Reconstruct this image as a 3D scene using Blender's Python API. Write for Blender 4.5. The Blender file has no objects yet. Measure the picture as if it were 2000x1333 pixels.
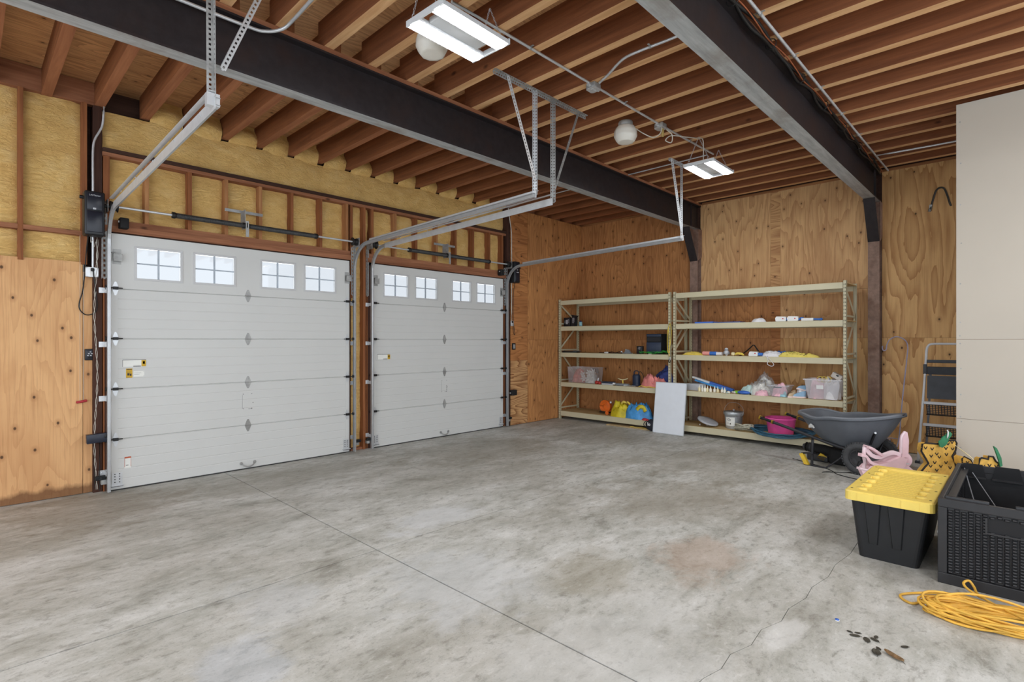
import bpy, bmesh, math, random
from mathutils import Vector, Matrix, noise
R = math.radians
PI = math.pi
random.seed(7)
SC = bpy.context.scene
COL = SC.collection

# ------------------------------------------------------------------ camera, world, exposure
cam = bpy.data.cameras.new('camera')
cam.sensor_width = 36.0
cam.lens = 18.65
cam.shift_y = -0.00045
cam.clip_start = 0.05
camo = bpy.data.objects.new('camera', cam)
COL.objects.link(camo)
camo.location = (0, 0, 1.591)
camo.rotation_euler = (R(90), 0, R(44.08 - 90))
SC.camera = camo

wd = bpy.data.worlds.new('overcast_sky')
SC.world = wd
wd.use_nodes = True
_bg = wd.node_tree.nodes['Background']
_bg.inputs[0].default_value = (0.85, 0.92, 1.0, 1)
_bg.inputs[1].default_value = 2.75
SC.view_settings.view_transform = 'Standard'
SC.view_settings.look = 'None'
SC.view_settings.gamma = 1.0
SC.view_settings.use_curve_mapping = False
SC.view_settings.exposure = 0.12
LED = 92.0            # radiance of the LED lenses
try:
    SC.cycles.use_denoising = True
    SC.cycles.max_bounces = 6
    SC.cycles.use_light_tree = False
    SC.cycles.diffuse_bounces = 4
    SC.cycles.sample_clamp_indirect = 6.0
except Exception:
    pass

# ------------------------------------------------------------------ colour and material helpers
def lin(c):
    c = c / 255.0
    return c / 12.92 if c <= 0.04045 else ((c + 0.055) / 1.055) ** 2.4
def rgb(r, g, b):
    return (lin(r), lin(g), lin(b), 1.0)

class NT:
    def __init__(s, name):
        s.m = bpy.data.materials.new(name)
        s.m.use_nodes = True
        s.t = s.m.node_tree
        s.b = s.t.nodes['Principled BSDF']
        s.out = s.t.nodes['Material Output']
    def n(s, typ, ins=None, **kw):
        nd = s.t.nodes.new('ShaderNode' + typ)
        for k, v in kw.items():
            setattr(nd, k, v)
        for k, v in (ins or {}).items():
            s.set(nd, k, v)
        return nd
    def set(s, nd, k, v):
        i = nd.inputs[k]
        if isinstance(v, tuple) and len(v) == 2 and hasattr(v[0], 'outputs'):
            s.t.links.new(v[0].outputs[v[1]], i)
        elif hasattr(v, 'outputs'):
            s.t.links.new(v.outputs[0], i)
        else:
            i.default_value = v
    def math(s, op, a, b=0.0, clamp=False):
        nd = s.n('Math', operation=op, use_clamp=clamp)
        s.set(nd, 0, a); s.set(nd, 1, b)
        return nd
    def mix(s, f, a, b, blend='MIX'):
        nd = s.n('Mix', data_type='RGBA', blend_type=blend)
        s.set(nd, 0, f); s.set(nd, 6, a); s.set(nd, 7, b)
        return (nd, 2)
    def ramp(s, f, stops, interp='LINEAR'):
        nd = s.n('ValToRGB')
        cr = nd.color_ramp
        cr.interpolation = interp
        while len(cr.elements) < len(stops):
            cr.elements.new(0.5)
        for e, (p, c) in zip(cr.elements, stops):
            e.position = p
            e.color = c if len(c) == 4 else (c[0], c[1], c[2], 1)
        s.set(nd, 0, f)
        return nd
    def noise(s, vec, scale, detail=4, rough=0.55, dist=0.0):
        return s.n('TexNoise', {'Vector': vec, 'Scale': scale, 'Detail': detail, 'Roughness': rough, 'Distortion': dist})
    def mapping(s, vec, scale=(1, 1, 1), loc=(0, 0, 0), rot=(0, 0, 0)):
        return s.n('Mapping', {'Vector': vec, 'Scale': scale, 'Location': loc, 'Rotation': rot})
    def pos(s):
        return (s.n('NewGeometry'), 'Position')
    def obj(s, spread=37.0):
        """object coordinates pushed by the object's own random number, so that copies differ"""
        tc = s.n('TexCoord')
        oi = s.n('ObjectInfo')
        r = s.math('MULTIPLY', (oi, 'Random'), spread)
        v = s.n('VectorMath', operation='ADD')
        s.set(v, 0, (tc, 'Object')); s.set(v, 1, r)
        return (v, 0)
    def bump(s, h, strength=0.3, dist=0.01):
        nd = s.n('Bump', {'Height': h, 'Strength': strength, 'Distance': dist})
        s.set(s.b, 'Normal', nd)
    def base(s, c): s.set(s.b, 'Base Color', c)
    def fin(s, rough=0.5, metal=0.0, spec=0.5):
        s.set(s.b, 'Roughness', rough); s.set(s.b, 'Metallic', metal); s.set(s.b, 'Specular IOR Level', spec)
        return s.m

MAT = {}
def plain(name, col, rough=0.5, metal=0.0, var=0.08, scale=9.0, spec=0.4, bump=0.0):
    """plain paint / plastic / cloth with a little tone variation"""
    if name in MAT:
        return MAT[name]
    s = NT(name)
    v = s.obj()
    nz = s.noise(v, scale, 3)
    dark = tuple(x * (1 - 2.2 * var) for x in col[:3]) + (1,)
    lite = tuple(min(1, x * (1 + 1.6 * var)) for x in col[:3]) + (1,)
    s.base(s.ramp(nz, [(0.3, dark), (0.7, lite)]))
    if bump:
        s.bump(s.noise(v, scale * 6, 3), bump, 0.004)
    MAT[name] = s.fin(rough, metal, spec)
    return MAT[name]

def lumber(name, dark, lite, axis, rough=0.75, contrast=0.5, knots=True):
    s = NT(name)
    v = s.obj()
    sc = [14, 14, 14]; sc[axis] = 0.9
    m = s.mapping(v, tuple(sc))
    g = s.noise(m, 1.0, 5, 0.6, 0.6)
    sc2 = [60, 60, 60]; sc2[axis] = 2.0
    g2 = s.noise(s.mapping(v, tuple(sc2)), 1.0, 3, 0.6)
    f = s.math('ADD', s.math('MULTIPLY', g, 0.75), s.math('MULTIPLY', g2, 0.25))
    mid = tuple((a + b) / 2 for a, b in zip(dark, lite))
    c = s.ramp(f, [(0.5 - contrast * 0.35, dark), (0.5, mid), (0.5 + contrast * 0.3, lite)])
    tone = s.noise(v, 0.7, 2)
    c = s.mix(s.math('MULTIPLY', tone, 0.35), c, tuple(x * 0.6 for x in dark[:3]) + (1,))
    if knots:
        ks = [3.0, 3.0, 3.0]; ks[axis] = 1.6
        vo = s.n('TexVoronoi', {'Vector': s.mapping(v, tuple(ks)), 'Scale': 1.0, 'Randomness': 1.0})
        k = s.ramp((vo, 'Distance'), [(0.03, (1, 1, 1)), (0.075, (0, 0, 0))])
        c = s.mix(s.math('MULTIPLY', k, 0.75), c, tuple(x * 0.18 for x in dark[:3]) + (1,))
    s.base(c)
    s.bump(g2, 0.25, 0.004)
    return s.fin(rough, 0, 0.25)

def plywood(name, dark, lite, vertical=True, bold=0.5, knots=0.5, rings=1.0, worldbase=None, streaks=0.40, flat=False):
    """rotary-cut veneer: long wandering bands with cathedral arches and dark football knots; the panel's local z is its height"""
    s = NT(name)
    tc = s.n('TexCoord')
    oi = s.n('ObjectInfo')
    sep = s.n('SeparateXYZ', {0: (tc, 'Object')})
    hor = s.math('ADD', (sep, 0), (sep, 1))
    off = s.math('MULTIPLY', (oi, 'Random'), 60.0)
    a, b = (hor, (sep, 2)) if vertical else ((sep, 2), hor)
    if flat:
        a, b = (sep, 1), (sep, 0)
    v = s.n('CombineXYZ', {0: s.math('ADD', a, off), 1: s.math('ADD', b, off), 2: off})
    # contour lines of a stretched height field give the cathedral figure: each ring pale early wood running into a thin dark late-wood line
    warp = s.noise(s.mapping(v, (1.7, 0.30, 1)), 1.3, 2.0, 0.45, 0.2)
    fine = s.noise(s.mapping(v, (9, 1.1, 1)), 1.0, 3, 0.55, 0.4)
    h = s.math('ADD', s.math('MULTIPLY', warp, 20.0 * rings), s.math('MULTIPLY', fine, 1.6))
    saw = s.math('FRACT', h)
    g = s.math('POWER', saw, 2.2)
    streak = s.noise(s.mapping(v, (70, 1.6, 1)), 1.0, 4, 0.65)
    broad = s.noise(s.mapping(v, (1.6, 0.6, 1)), 1.0, 4, 0.6, 0.8)
    mid = tuple(0.45 * a_ + 0.55 * b_ for a_, b_ in zip(dark, lite))
    base = s.ramp(broad, [(0.28, mid), (0.60, lite)])
    c = s.mix(s.math('MULTIPLY', g, bold), base, dark)
    c = s.mix(s.math('MULTIPLY', s.ramp(streak, [(0.50, (0, 0, 0)), (0.72, (1, 1, 1))]), streaks), c, tuple(x * 0.8 for x in dark[:3]) + (1,))
    if knots:
        vo = s.n('TexVoronoi', {'Vector': s.mapping(v, (1.5, 1.1, 1)), 'Scale': 2.6, 'Randomness': 1.0}, voronoi_dimensions='2D')
        pick = s.math('GREATER_THAN', (s.n('SeparateColor', {0: (vo, 'Color')}), 0), 1 - 0.75 * knots)
        wob = s.math('ADD', (vo, 'Distance'), s.math('MULTIPLY', s.math('SUBTRACT', fine, 0.5), 0.035))
        k1 = s.ramp(wob, [(0.030, (1, 1, 1)), (0.052, (0, 0, 0))])
        k2 = s.ramp(wob, [(0.04, (1, 1, 1)), (0.16, (0, 0, 0))])
        c = s.mix(s.math('MULTIPLY', s.math('MULTIPLY', k2, pick), 0.45), c, tuple(x * 0.8 for x in dark[:3]) + (1,))
        c = s.mix(s.math('MULTIPLY', s.math('MULTIPLY', k1, pick), 0.92), c, tuple(x * 0.12 for x in dark[:3]) + (1,))
    if worldbase:
        # damp stain creeping up from the slab
        pz = s.n('SeparateXYZ', {0: s.pos()})
        nn = s.noise(s.mapping(s.pos(), (9, 9, 3)), 1.0, 4, 0.6)
        hh = s.math('SUBTRACT', (pz, 2), s.math('MULTIPLY', nn, 0.14))
        st = s.ramp(hh, [(0.0, (1, 1, 1)), (0.05, (0, 0, 0))])
        c = s.mix(s.math('MULTIPLY', st, 0.8), c, worldbase)
    tone = s.math('MULTIPLY', (oi, 'Random'), 0.25)
    c = s.mix(tone, c, tuple(x * 0.72 for x in mid[:3]) + (1,))
    s.base(c)
    s.bump(streak, 0.12, 0.003)
    return s.fin(0.62, 0, 0.3)

def spray_foam(name):
    s = NT(name)
    p = s.pos()
    a = s.noise(s.mapping(p, (5, 5, 8)), 1.0, 4, 0.6, 0.4)
    b = s.noise(s.mapping(p, (16, 16, 40)), 1.0, 6, 0.65, 1.0)
    c = s.ramp(a, [(0.25, rgb(222, 176, 104)), (0.5, rgb(236, 194, 120)), (0.75, rgb(244, 208, 140))])
    c = s.mix(s.math('MULTIPLY', s.ramp(b, [(0.55, (0, 0, 0)), (0.75, (1, 1, 1))]), 0.28), c, rgb(166, 116, 58))
    s.base(c)
    s.bump(s.math('ADD', b, s.math('MULTIPLY', a, 0.8)), 0.8, 0.035)
    return s.fin(0.55, 0, 0.35)

def concrete(name):
    s = NT(name)
    p = s.pos()
    big = s.noise(s.mapping(p, (0.55, 0.75, 1)), 1.0, 5, 0.62, 0.4)
    med = s.noise(s.mapping(p, (1.3, 2.6, 1), rot=(0, 0, R(-12))), 1.0, 9, 0.72, 0.35)
    fin = s.noise(s.mapping(p, (9, 15, 1), rot=(0, 0, R(-12))), 1.0, 7, 0.75, 0.3)
    spk = s.noise(p, 70.0, 4, 0.65)
    c = s.ramp(med, [(0.30, rgb(136, 135, 127)), (0.43, rgb(176, 176, 169)), (0.55, rgb(196, 196, 191)), (0.70, rgb(216, 216, 213))])
    c = s.mix(s.math('MULTIPLY', s.ramp(big, [(0.32, (1, 1, 1)), (0.55, (0, 0, 0))]), 0.45), c, rgb(146, 140, 126))
    c = s.mix(s.math('MULTIPLY', s.ramp(fin, [(0.34, (1, 1, 1)), (0.48, (0, 0, 0))]), 0.55), c, rgb(112, 109, 100))
    c = s.mix(s.math('MULTIPLY', s.ramp(fin, [(0.56, (0, 0, 0)), (0.70, (1, 1, 1))]), 0.45), c, rgb(228, 228, 225))
    c = s.mix(s.math('MULTIPLY', s.ramp(spk, [(0.32, (1, 1, 1)), (0.44, (0, 0, 0))]), 0.35), c, rgb(110, 107, 100))
    # stains and pale worn patches, each with its own place and ragged rim
    rag = s.noise(s.mapping(p, (2.2, 3.6, 1)), 1.0, 8, 0.72, 0.4)
    def patch(x, y, rx, ry, col, amt, edge=0.5):
        nonlocal c
        d = s.n('VectorMath', operation='LENGTH')
        m = s.mapping(p, (1 / rx, 1 / ry, 0), (-x / rx, -y / ry, 0))
        s.set(d, 0, m)
        f = s.math('ADD', (d, 'Value'), s.math('MULTIPLY', s.math('SUBTRACT', rag, 0.5), 2.6))
        k = s.ramp(f, [(0.55, (1, 1, 1)), (min(1.0, 0.55 + edge), (0, 0, 0))])
        c = s.mix(s.math('MULTIPLY', k, amt), c, col)
    patch(3.75, 1.7, 0.5, 0.35, rgb(176, 148, 126), 0.42)
    patch(3.0, 2.15, 0.45, 0.35, rgb(140, 130, 105), 0.35)
    patch(0.9, 6.3, 0.9, 0.8, rgb(118, 106, 84), 0.40)
    patch(2.6, 6.2, 1.6, 0.6, rgb(134, 128, 112), 0.35)
    patch(5.3, 5.7, 1.6, 0.9, rgb(136, 129, 112), 0.45)
    patch(7.4, 5.0, 1.0, 0.9, rgb(128, 122, 106), 0.42)
    patch(4.9, 2.6, 1.0, 0.8, rgb(140, 132, 116), 0.40)
    patch(6.6, 3.0, 1.0, 1.1, rgb(138, 131, 115), 0.40)
    patch(2.95, 3.8, 0.6, 0.3, rgb(214, 217, 220), 0.50)
    patch(2.3, 2.7, 0.6, 0.6, rgb(200, 203, 205), 0.45)
    patch(1.35, 3.3, 0.3, 0.4, rgb(196, 201, 207), 0.25)
    patch(0.95, 2.75, 0.22, 0.32, rgb(182, 192, 206), 0.30)
    patch(2.2, 1.5, 0.9, 0.5, rgb(204, 205, 203), 0.40)
    patch(3.1, 0.93, 0.2, 0.10, rgb(218, 218, 216), 0.45)
    s.base(c)
    s.bump(s.math('ADD', s.math('MULTIPLY', med, 0.6), s.math('MULTIPLY', spk, 0.25)), 0.10, 0.01)
    rr = s.ramp(med, [(0.3, (0.52, 0.52, 0.52)), (0.7, (0.68, 0.68, 0.68))])
    s.set(s.b, 'Roughness', rr)
    s.set(s.b, 'Specular IOR Level', 0.35)
    return s.m

def steel(name, col, rough=0.45, metal=0.5, rust=None, rusta=0.5, streak=None, var=1.0):
    s = NT(name)
    p = s.pos()
    n1 = s.noise(p, 3.0, 5, 0.6)
    n2 = s.noise(s.mapping(p, streak or (14, 14, 14)), 1.0, 5, 0.65)
    c = s.ramp(n2, [(0.3, tuple(x * (1 - 0.28 * var) for x in col[:3]) + (1,)), (0.7, tuple(min(1, x * (1 + 0.22 * var)) for x in col[:3]) + (1,))])
    if rust:
        c = s.mix(s.math('MULTIPLY', s.ramp(n1, [(0.50, (0, 0, 0)), (0.66, (1, 1, 1))]), rusta), c, rust)
    s.base(c)
    s.bump(n2, 0.12, 0.004)
    return s.fin(rough, metal, 0.4)

def emit(name, col, strength):
    s = NT(name)
    s.set(s.b, 'Base Color', (0.9, 0.9, 0.9, 1))
    s.set(s.b, 'Emission Color', col)
    s.set(s.b, 'Emission Strength', strength)
    return s.fin(0.4)

def clear_glass(name, tint=(0.97, 0.985, 1.0, 1), gloss=0.07, haze=0.0):
    s = NT(name)
    tr = s.n('BsdfTransparent', {0: tint})
    gl = s.n('BsdfGlossy', {'Color': (1, 1, 1, 1), 'Roughness': 0.03})
    fr = s.n('LayerWeight', {'Blend': 0.25})
    f = s.math('MULTIPLY_ADD', (fr, 'Fresnel'), 0.5); f.inputs[2].default_value = gloss * 0.3
    mx = s.n('MixShader', {0: f, 1: tr, 2: gl})
    last = mx
    if haze:
        df = s.n('BsdfDiffuse', {0: (0.85, 0.87, 0.9, 1)})
        last = s.n('MixShader', {0: haze, 1: mx, 2: df})
    s.t.links.new(last.outputs[0], s.out.inputs[0])
    return s.m

# ------------------------------------------------------------------ mesh helpers
def basis(d, up=(0, 0, 1)):
    d = Vector(d).normalized()
    u = Vector(up)
    if abs(d.dot(u)) > 0.98:
        u = Vector((1, 0, 0)) if abs(d.x) < 0.9 else Vector((0, 1, 0))
    a = d.cross(u).normalized()
    b = a.cross(d).normalized()
    return a, b, d

class MB:
    """collects shapes of ONE part; build() links them as one mesh object"""
    def __init__(s):
        s.v = []; s.f = []; s.sm = []; s.mi = []
        s.cur = 0
    def add(s, vs, fs, smooth=False):
        o = len(s.v)
        s.v += [Vector(p) for p in vs]
        s.f += [tuple(i + o for i in f) for f in fs]
        s.sm += [smooth] * len(fs)
        s.mi += [s.cur] * len(fs)
        return s
    def box(s, x0, x1, y0, y1, z0, z1):
        vs = [(x, y, z) for z in (z0, z1) for y in (y0, y1) for x in (x0, x1)]
        return s.add(vs, [(0, 2, 3, 1), (4, 5, 7, 6), (0, 1, 5, 4), (2, 6, 7, 3), (0, 4, 6, 2), (1, 3, 7, 5)])
    def obox(s, c, size, m=None):
        """oriented box: centre, size, 3x3 matrix"""
        m = m or Matrix.Identity(3)
        c = Vector(c); hx, hy, hz = [k / 2 for k in size]
        vs = [c + m @ Vector((x, y, z)) for z in (-hz, hz) for y in (-hy, hy) for x in (-hx, hx)]
        return s.add(vs, [(0, 2, 3, 1), (4, 5, 7, 6), (0, 1, 5, 4), (2, 6, 7, 3), (0, 4, 6, 2), (1, 3, 7, 5)])
    def bar(s, p, q, w, h, up=(0, 0, 1)):
        p = Vector(p); q = Vector(q)
        a, b, d = basis(q - p, up)
        m = Matrix((a, b, d)).transposed()
        return s.obox((p + q) / 2, (w, h, (q - p).length), m)
    def rbox(s, x0, x1, y0, y1, z0, z1, r=0.01, seg=2):
        """box with rounded edges"""
        bm = bmesh.new()
        bmesh.ops.create_cube(bm, size=1.0)
        for v in bm.verts:
            v.co = Vector(((x0 + x1) / 2 + v.co.x * (x1 - x0), (y0 + y1) / 2 + v.co.y * (y1 - y0), (z0 + z1) / 2 + v.co.z * (z1 - z0)))
        bmesh.ops.bevel(bm, geom=list(bm.edges), offset=r, segments=seg, affect='EDGES', profile=0.5)
        bm.verts.index_update()
        s.add([v.co.copy() for v in bm.verts], [tuple(v.index for v in f.verts) for f in bm.faces], True)
        bm.free()
        return s
    def cyl(s, p, q, r, n=12, r2=None, caps=True, smooth=True):
        p = Vector(p); q = Vector(q)
        r2 = r if r2 is None else r2
        a, b, d = basis(q - p)
        vs = []
        for c, rr in ((p, r), (q, r2)):
            for i in range(n):
                t = 2 * PI * i / n
                vs.append(c + a * math.cos(t) * rr + b * math.sin(t) * rr)
        fs = [(i, (i + 1) % n, n + (i + 1) % n, n + i) for i in range(n)]
        s.add(vs, fs, smooth)
        if caps:
            s.add(vs[:n], [tuple(range(n))[::-1]])
            s.add(vs[n:], [tuple(range(n))])
        return s
    def tube(s, path, r, n=8, closed=False, rfun=None, caps=True):
        P = [Vector(p) for p in path]
        k = len(P)
        rings = []
        ref = None
        for i in range(k):
            t = (P[(i + 1) % k] - P[i - 1]) if closed else (P[min(i + 1, k - 1)] - P[max(i - 1, 0)])
            if t.length < 1e-9:
                t = Vector((0, 0, 1))
            t.normalize()
            if ref is None:
                a, b, _ = basis(t)
            else:
                a = ref - t * ref.dot(t)
                if a.length < 1e-6:
                    a = basis(t)[0]
                a.normalize()
                b = t.cross(a)
            ref = a
            rr = r if rfun is None else r * rfun(i / max(1, k - 1))
            rings.append([P[i] + (a * math.cos(2 * PI * j / n) + b * math.sin(2 * PI * j / n)) * rr for j in range(n)])
        vs = [p for g in rings for p in g]
        fs = []
        for i in range(k if closed else k - 1):
            i2 = (i + 1) % k
            for j in range(n):
                j2 = (j + 1) % n
                fs.append((i * n + j, i * n + j2, i2 * n + j2, i2 * n + j))
        s.add(vs, fs, True)
        if caps and not closed:
            s.add(rings[0], [tuple(range(n))[::-1]])
            s.add(rings[-1], [tuple(range(n))])
        return s
    def lathe(s, prof, c=(0, 0, 0), n=24, axis=(0, 0, 1), cap0=False, cap1=False, sx=1.0, sy=1.0):
        a, b, d = basis(axis, (0, 1, 0.001))
        c = Vector(c)
        vs = []
        for r, h in prof:
            for i in range(n):
                t = 2 * PI * i / n
                vs.append(c + a * math.cos(t) * r * sx + b * math.sin(t) * r * sy + d * h)
        fs = []
        for k in range(len(prof) - 1):
            for i in range(n):
                j = (i + 1) % n
                fs.append((k * n + i, k * n + j, (k + 1) * n + j, (k + 1) * n + i))
        s.add(vs, fs, True)
        if cap0: s.add(vs[:n], [tuple(range(n))[::-1]])
        if cap1: s.add(vs[-n:], [tuple(range(n))])
        return s
    def prism(s, poly, o, u, v, w, depth, smooth=False):
        """2-D outline (list of (a,b)) in the plane o + a*u + b*v, pushed along w by depth"""
        o, u, v, w = Vector(o), Vector(u), Vector(v), Vector(w)
        n = len(poly)
        A = [o + u * a + v * b for a, b in poly]
        B = [p + w * depth for p in A]
        s.add(A + B, [(i, (i + 1) % n, n + (i + 1) % n, n + i) for i in range(n)], smooth)
        s.add(A, [tuple(range(n))[::-1]])
        s.add(B, [tuple(range(n))])
        return s
    def sweep(s, prof, path, ups, closed_prof=False, caps=False, smooth=True):
        """profile (a,b) swept along path; ups gives the b direction at each point"""
        P = [Vector(p) for p in path]
        k = len(P); n = len(prof)
        vs = []
        for i in range(k):
            t = (P[min(i + 1, k - 1)] - P[max(i - 1, 0)]).normalized()
            b = Vector(ups[i]) if isinstance(ups, list) else Vector(ups)
            a = t.cross(b).normalized()
            b = a.cross(t).normalized()
            vs += [P[i] + a * x + b * y for x, y in prof]
        fs = []
        m = n if closed_prof else n - 1
        for i in range(k - 1):
            for j in range(m):
                j2 = (j + 1) % n
                fs.append((i * n + j, i * n + j2, (i + 1) * n + j2, (i + 1) * n + j))
        s.add(vs, fs, smooth)
        if caps and closed_prof:
            s.add(vs[:n], [tuple(range(n))[::-1]])
            s.add(vs[-n:], [tuple(range(n))])
        return s
    def grid(s, nx, ny, fn, smooth=True, wrapx=False):
        vs = [fn(i / (nx - (0 if wrapx else 1)), j / (ny - 1)) for j in range(ny) for i in range(nx)]
        fs = []
        for j in range(ny - 1):
            for i in range(nx if wrapx else nx - 1):
                i2 = (i + 1) % nx
                fs.append((j * nx + i, j * nx + i2, (j + 1) * nx + i2, (j + 1) * nx + i))
        return s.add(vs, fs, smooth)
    def ball(s, c, r, n=12, m=8, sc=(1, 1, 1), rough=0.0, seed=0):
        c = Vector(c)
        def fn(u, v):
            t = 2 * PI * u; p = PI * v
            d = Vector((math.sin(p) * math.cos(t), math.sin(p) * math.sin(t), -math.cos(p)))
            k = 1.0
            if rough:
                k += rough * noise.noise(d * 2.2 + Vector((seed, seed * 1.7, 0))) + 0.5 * rough * noise.noise(d * 5.0 + Vector((seed, 3, seed)))
            return c + Vector((d.x * sc[0], d.y * sc[1], d.z * sc[2])) * r * k
        return s.grid(n, m, fn, True, True)
    def xform(s, m):
        s.v = [m @ p for p in s.v]
        return s
    def build(s, name, mat, parent=None, loc=None, rot=None, bevel=0.0, solid=0.0, merge=False, subsurf=0, recalc=False):
        me = bpy.data.meshes.new(name)
        me.from_pydata([tuple(p) for p in s.v], [], s.f)
        mats = mat if isinstance(mat, (list, tuple)) else [mat]
        for m_ in mats:
            me.materials.append(MAT[m_] if isinstance(m_, str) else m_)
        me.polygons.foreach_set('use_smooth', s.sm)
        if len(mats) > 1:
            me.polygons.foreach_set('material_index', s.mi)
        if merge or recalc:
            bm = bmesh.new(); bm.from_mesh(me)
            if merge: bmesh.ops.remove_doubles(bm, verts=bm.verts, dist=1e-5)
            bmesh.ops.recalc_face_normals(bm, faces=bm.faces)
            bm.to_mesh(me); bm.free()
        me.update()
        o = bpy.data.objects.new(name, me)
        COL.objects.link(o)
        if parent is not None: o.parent = parent
        if loc is not None: o.location = loc
        if rot is not None: o.rotation_euler = rot
        if bevel:
            b = o.modifiers.new('bevel', 'BEVEL'); b.width = bevel; b.segments = 2; b.limit_method = 'ANGLE'
        if solid:
            b = o.modifiers.new('solidify', 'SOLIDIFY'); b.thickness = solid; b.offset = 0
        if subsurf:
            b = o.modifiers.new('subsurf', 'SUBSURF'); b.levels = subsurf; b.render_levels = subsurf
        return o

def tag(o, label=None, cat=None, group=None, kind=None):
    if label: o['label'] = label
    if cat: o['category'] = cat
    if group: o['group'] = group
    if kind: o['kind'] = kind
    return o
def thing(name, label, cat, loc=(0, 0, 0), rz=0.0, group=None, kind=None):
    o = bpy.data.objects.new(name, None)
    COL.objects.link(o)
    o.empty_display_size = 0.1
    o.location = loc
    o.rotation_euler = (0, 0, rz)
    return tag(o, label, cat, group, kind)
def dup(o, parent=None, loc=None):
    c = o.copy()
    COL.objects.link(c)
    c.parent = parent
    if loc is not None: c.location = loc
    for ch in list(o.children):
        dup(ch, c)
    return c
def attach(o, t):
    """make a mesh built in room coordinates a part of thing t"""
    o.parent = t
    o.matrix_parent_inverse = (Matrix.Translation(t.location) @ t.rotation_euler.to_matrix().to_4x4()).inverted()
    return o
def arc(c, r, a0, a1, n, u, v):
    c, u, v = Vector(c), Vector(u), Vector(v)
    return [c + u * math.cos(a0 + (a1 - a0) * i / n) * r + v * math.sin(a0 + (a1 - a0) * i / n) * r for i in range(n + 1)]
def smooth_path(pts, n=6):
    """Catmull-Rom through the points"""
    P = [Vector(p) for p in pts]
    P = [P[0] * 2 - P[1]] + P + [P[-1] * 2 - P[-2]]
    out = []
    for i in range(1, len(P) - 2):
        a, b, c, d = P[i - 1], P[i], P[i + 1], P[i + 2]
        for k in range(n):
            t = k / n
            out.append(0.5 * ((2 * b) + (c - a) * t + (2 * a - 5 * b + 4 * c - d) * t * t + (3 * b - a - 3 * c + d) * t ** 3))
    out.append(P[-2])
    return out
def text(parent, body, size, loc, rot, mat, name='lettering', extrude=0.0004, align='CENTER'):
    cu = bpy.data.curves.new(name, 'FONT')
    cu.body = body; cu.size = size; cu.align_x = align; cu.align_y = 'CENTER'; cu.extrude = extrude
    tmp = bpy.data.objects.new(name, cu)
    COL.objects.link(tmp)
    dg = bpy.context.evaluated_depsgraph_get()
    me = bpy.data.meshes.new_from_object(tmp.evaluated_get(dg))
    bpy.data.objects.remove(tmp)
    me.name = name
    o = bpy.data.objects.new(name, me)
    COL.objects.link(o)
    me.materials.clear(); me.materials.append(MAT[mat])
    o.parent = parent; o.location = loc; o.rotation_euler = rot
    return o

# ------------------------------------------------------------------ shared materials
MAT['concrete'] = concrete('concrete')
MAT['joint'] = plain('joint_filler', rgb(70, 68, 62), 0.9)
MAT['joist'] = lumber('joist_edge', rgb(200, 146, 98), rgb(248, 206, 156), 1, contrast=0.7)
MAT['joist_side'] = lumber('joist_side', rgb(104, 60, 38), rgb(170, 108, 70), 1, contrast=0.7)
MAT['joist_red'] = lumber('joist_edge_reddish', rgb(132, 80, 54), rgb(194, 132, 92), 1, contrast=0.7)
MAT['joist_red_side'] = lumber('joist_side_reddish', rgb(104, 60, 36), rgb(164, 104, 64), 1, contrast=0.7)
MAT['wood_x'] = lumber('lumber_x', rgb(120, 74, 50), rgb(186, 128, 94), 0, contrast=0.6)
MAT['wood_z'] = lumber('lumber_z', rgb(112, 64, 38), rgb(174, 112, 70), 2, contrast=0.6)
MAT['wood_y'] = lumber('lumber_y', rgb(120, 72, 44), rgb(190, 134, 86), 1, contrast=0.6)
MAT['wood_pale'] = lumber('lumber_pale', rgb(150, 98, 60), rgb(196, 144, 96), 2, contrast=0.5)
MAT['wood_dark'] = lumber('lumber_dark', rgb(52, 34, 28), rgb(84, 58, 46), 0, contrast=0.6)
MAT['wood_darkz'] = lumber('lumber_dark_z', rgb(54, 34, 28), rgb(92, 60, 46), 2, contrast=0.6)
MAT['deck'] = plywood('roof_deck_plywood', rgb(140, 86, 50), rgb(238, 188, 136), False, 0.5, 0.25, 1.6, streaks=0.6, flat=True)
MAT['ply_a'] = plywood('plywood_tan', rgb(172, 114, 68), rgb(224, 176, 124), True, 0.28, 1.0, 0.8, rgb(92, 54, 28))
MAT['ply_b'] = plywood('plywood_orange', rgb(110, 60, 30), rgb(204, 144, 88), True, 0.42, 0.75, 1.1, streaks=0.75)
MAT['ply_bh'] = plywood('plywood_orange_cross', rgb(118, 66, 34), rgb(196, 134, 80), False, 0.6, 0.3, 1.2)
MAT['ply_bold'] = plywood('plywood_bold_cross', rgb(124, 72, 38), rgb(212, 166, 114), False, 1.0, 0.2, 1.4)
MAT['ply_c'] = plywood('plywood_pale', rgb(152, 94, 50), rgb(230, 186, 132), True, 0.50, 0.8, 0.7, streaks=0.6)
MAT['ply_ch'] = plywood('plywood_strip', rgb(146, 92, 54), rgb(212, 168, 116), False, 0.7, 0.2, 1.3)
MAT['ply_d'] = plywood('plywood_figured', rgb(156, 104, 54), rgb(222, 178, 120), True, 0.75, 0.3, 0.6)
MAT['foam'] = spray_foam('spray_foam')
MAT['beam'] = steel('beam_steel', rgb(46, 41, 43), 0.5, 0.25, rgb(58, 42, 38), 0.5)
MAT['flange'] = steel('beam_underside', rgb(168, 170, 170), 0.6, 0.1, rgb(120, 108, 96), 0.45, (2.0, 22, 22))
MAT['column'] = steel('column_steel', rgb(142, 116, 102), 0.7, 0.1, rgb(108, 76, 60), 0.7)
MAT['galv'] = steel('galvanised', rgb(206, 208, 210), 0.32, 0.4, var=0.3)
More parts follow.
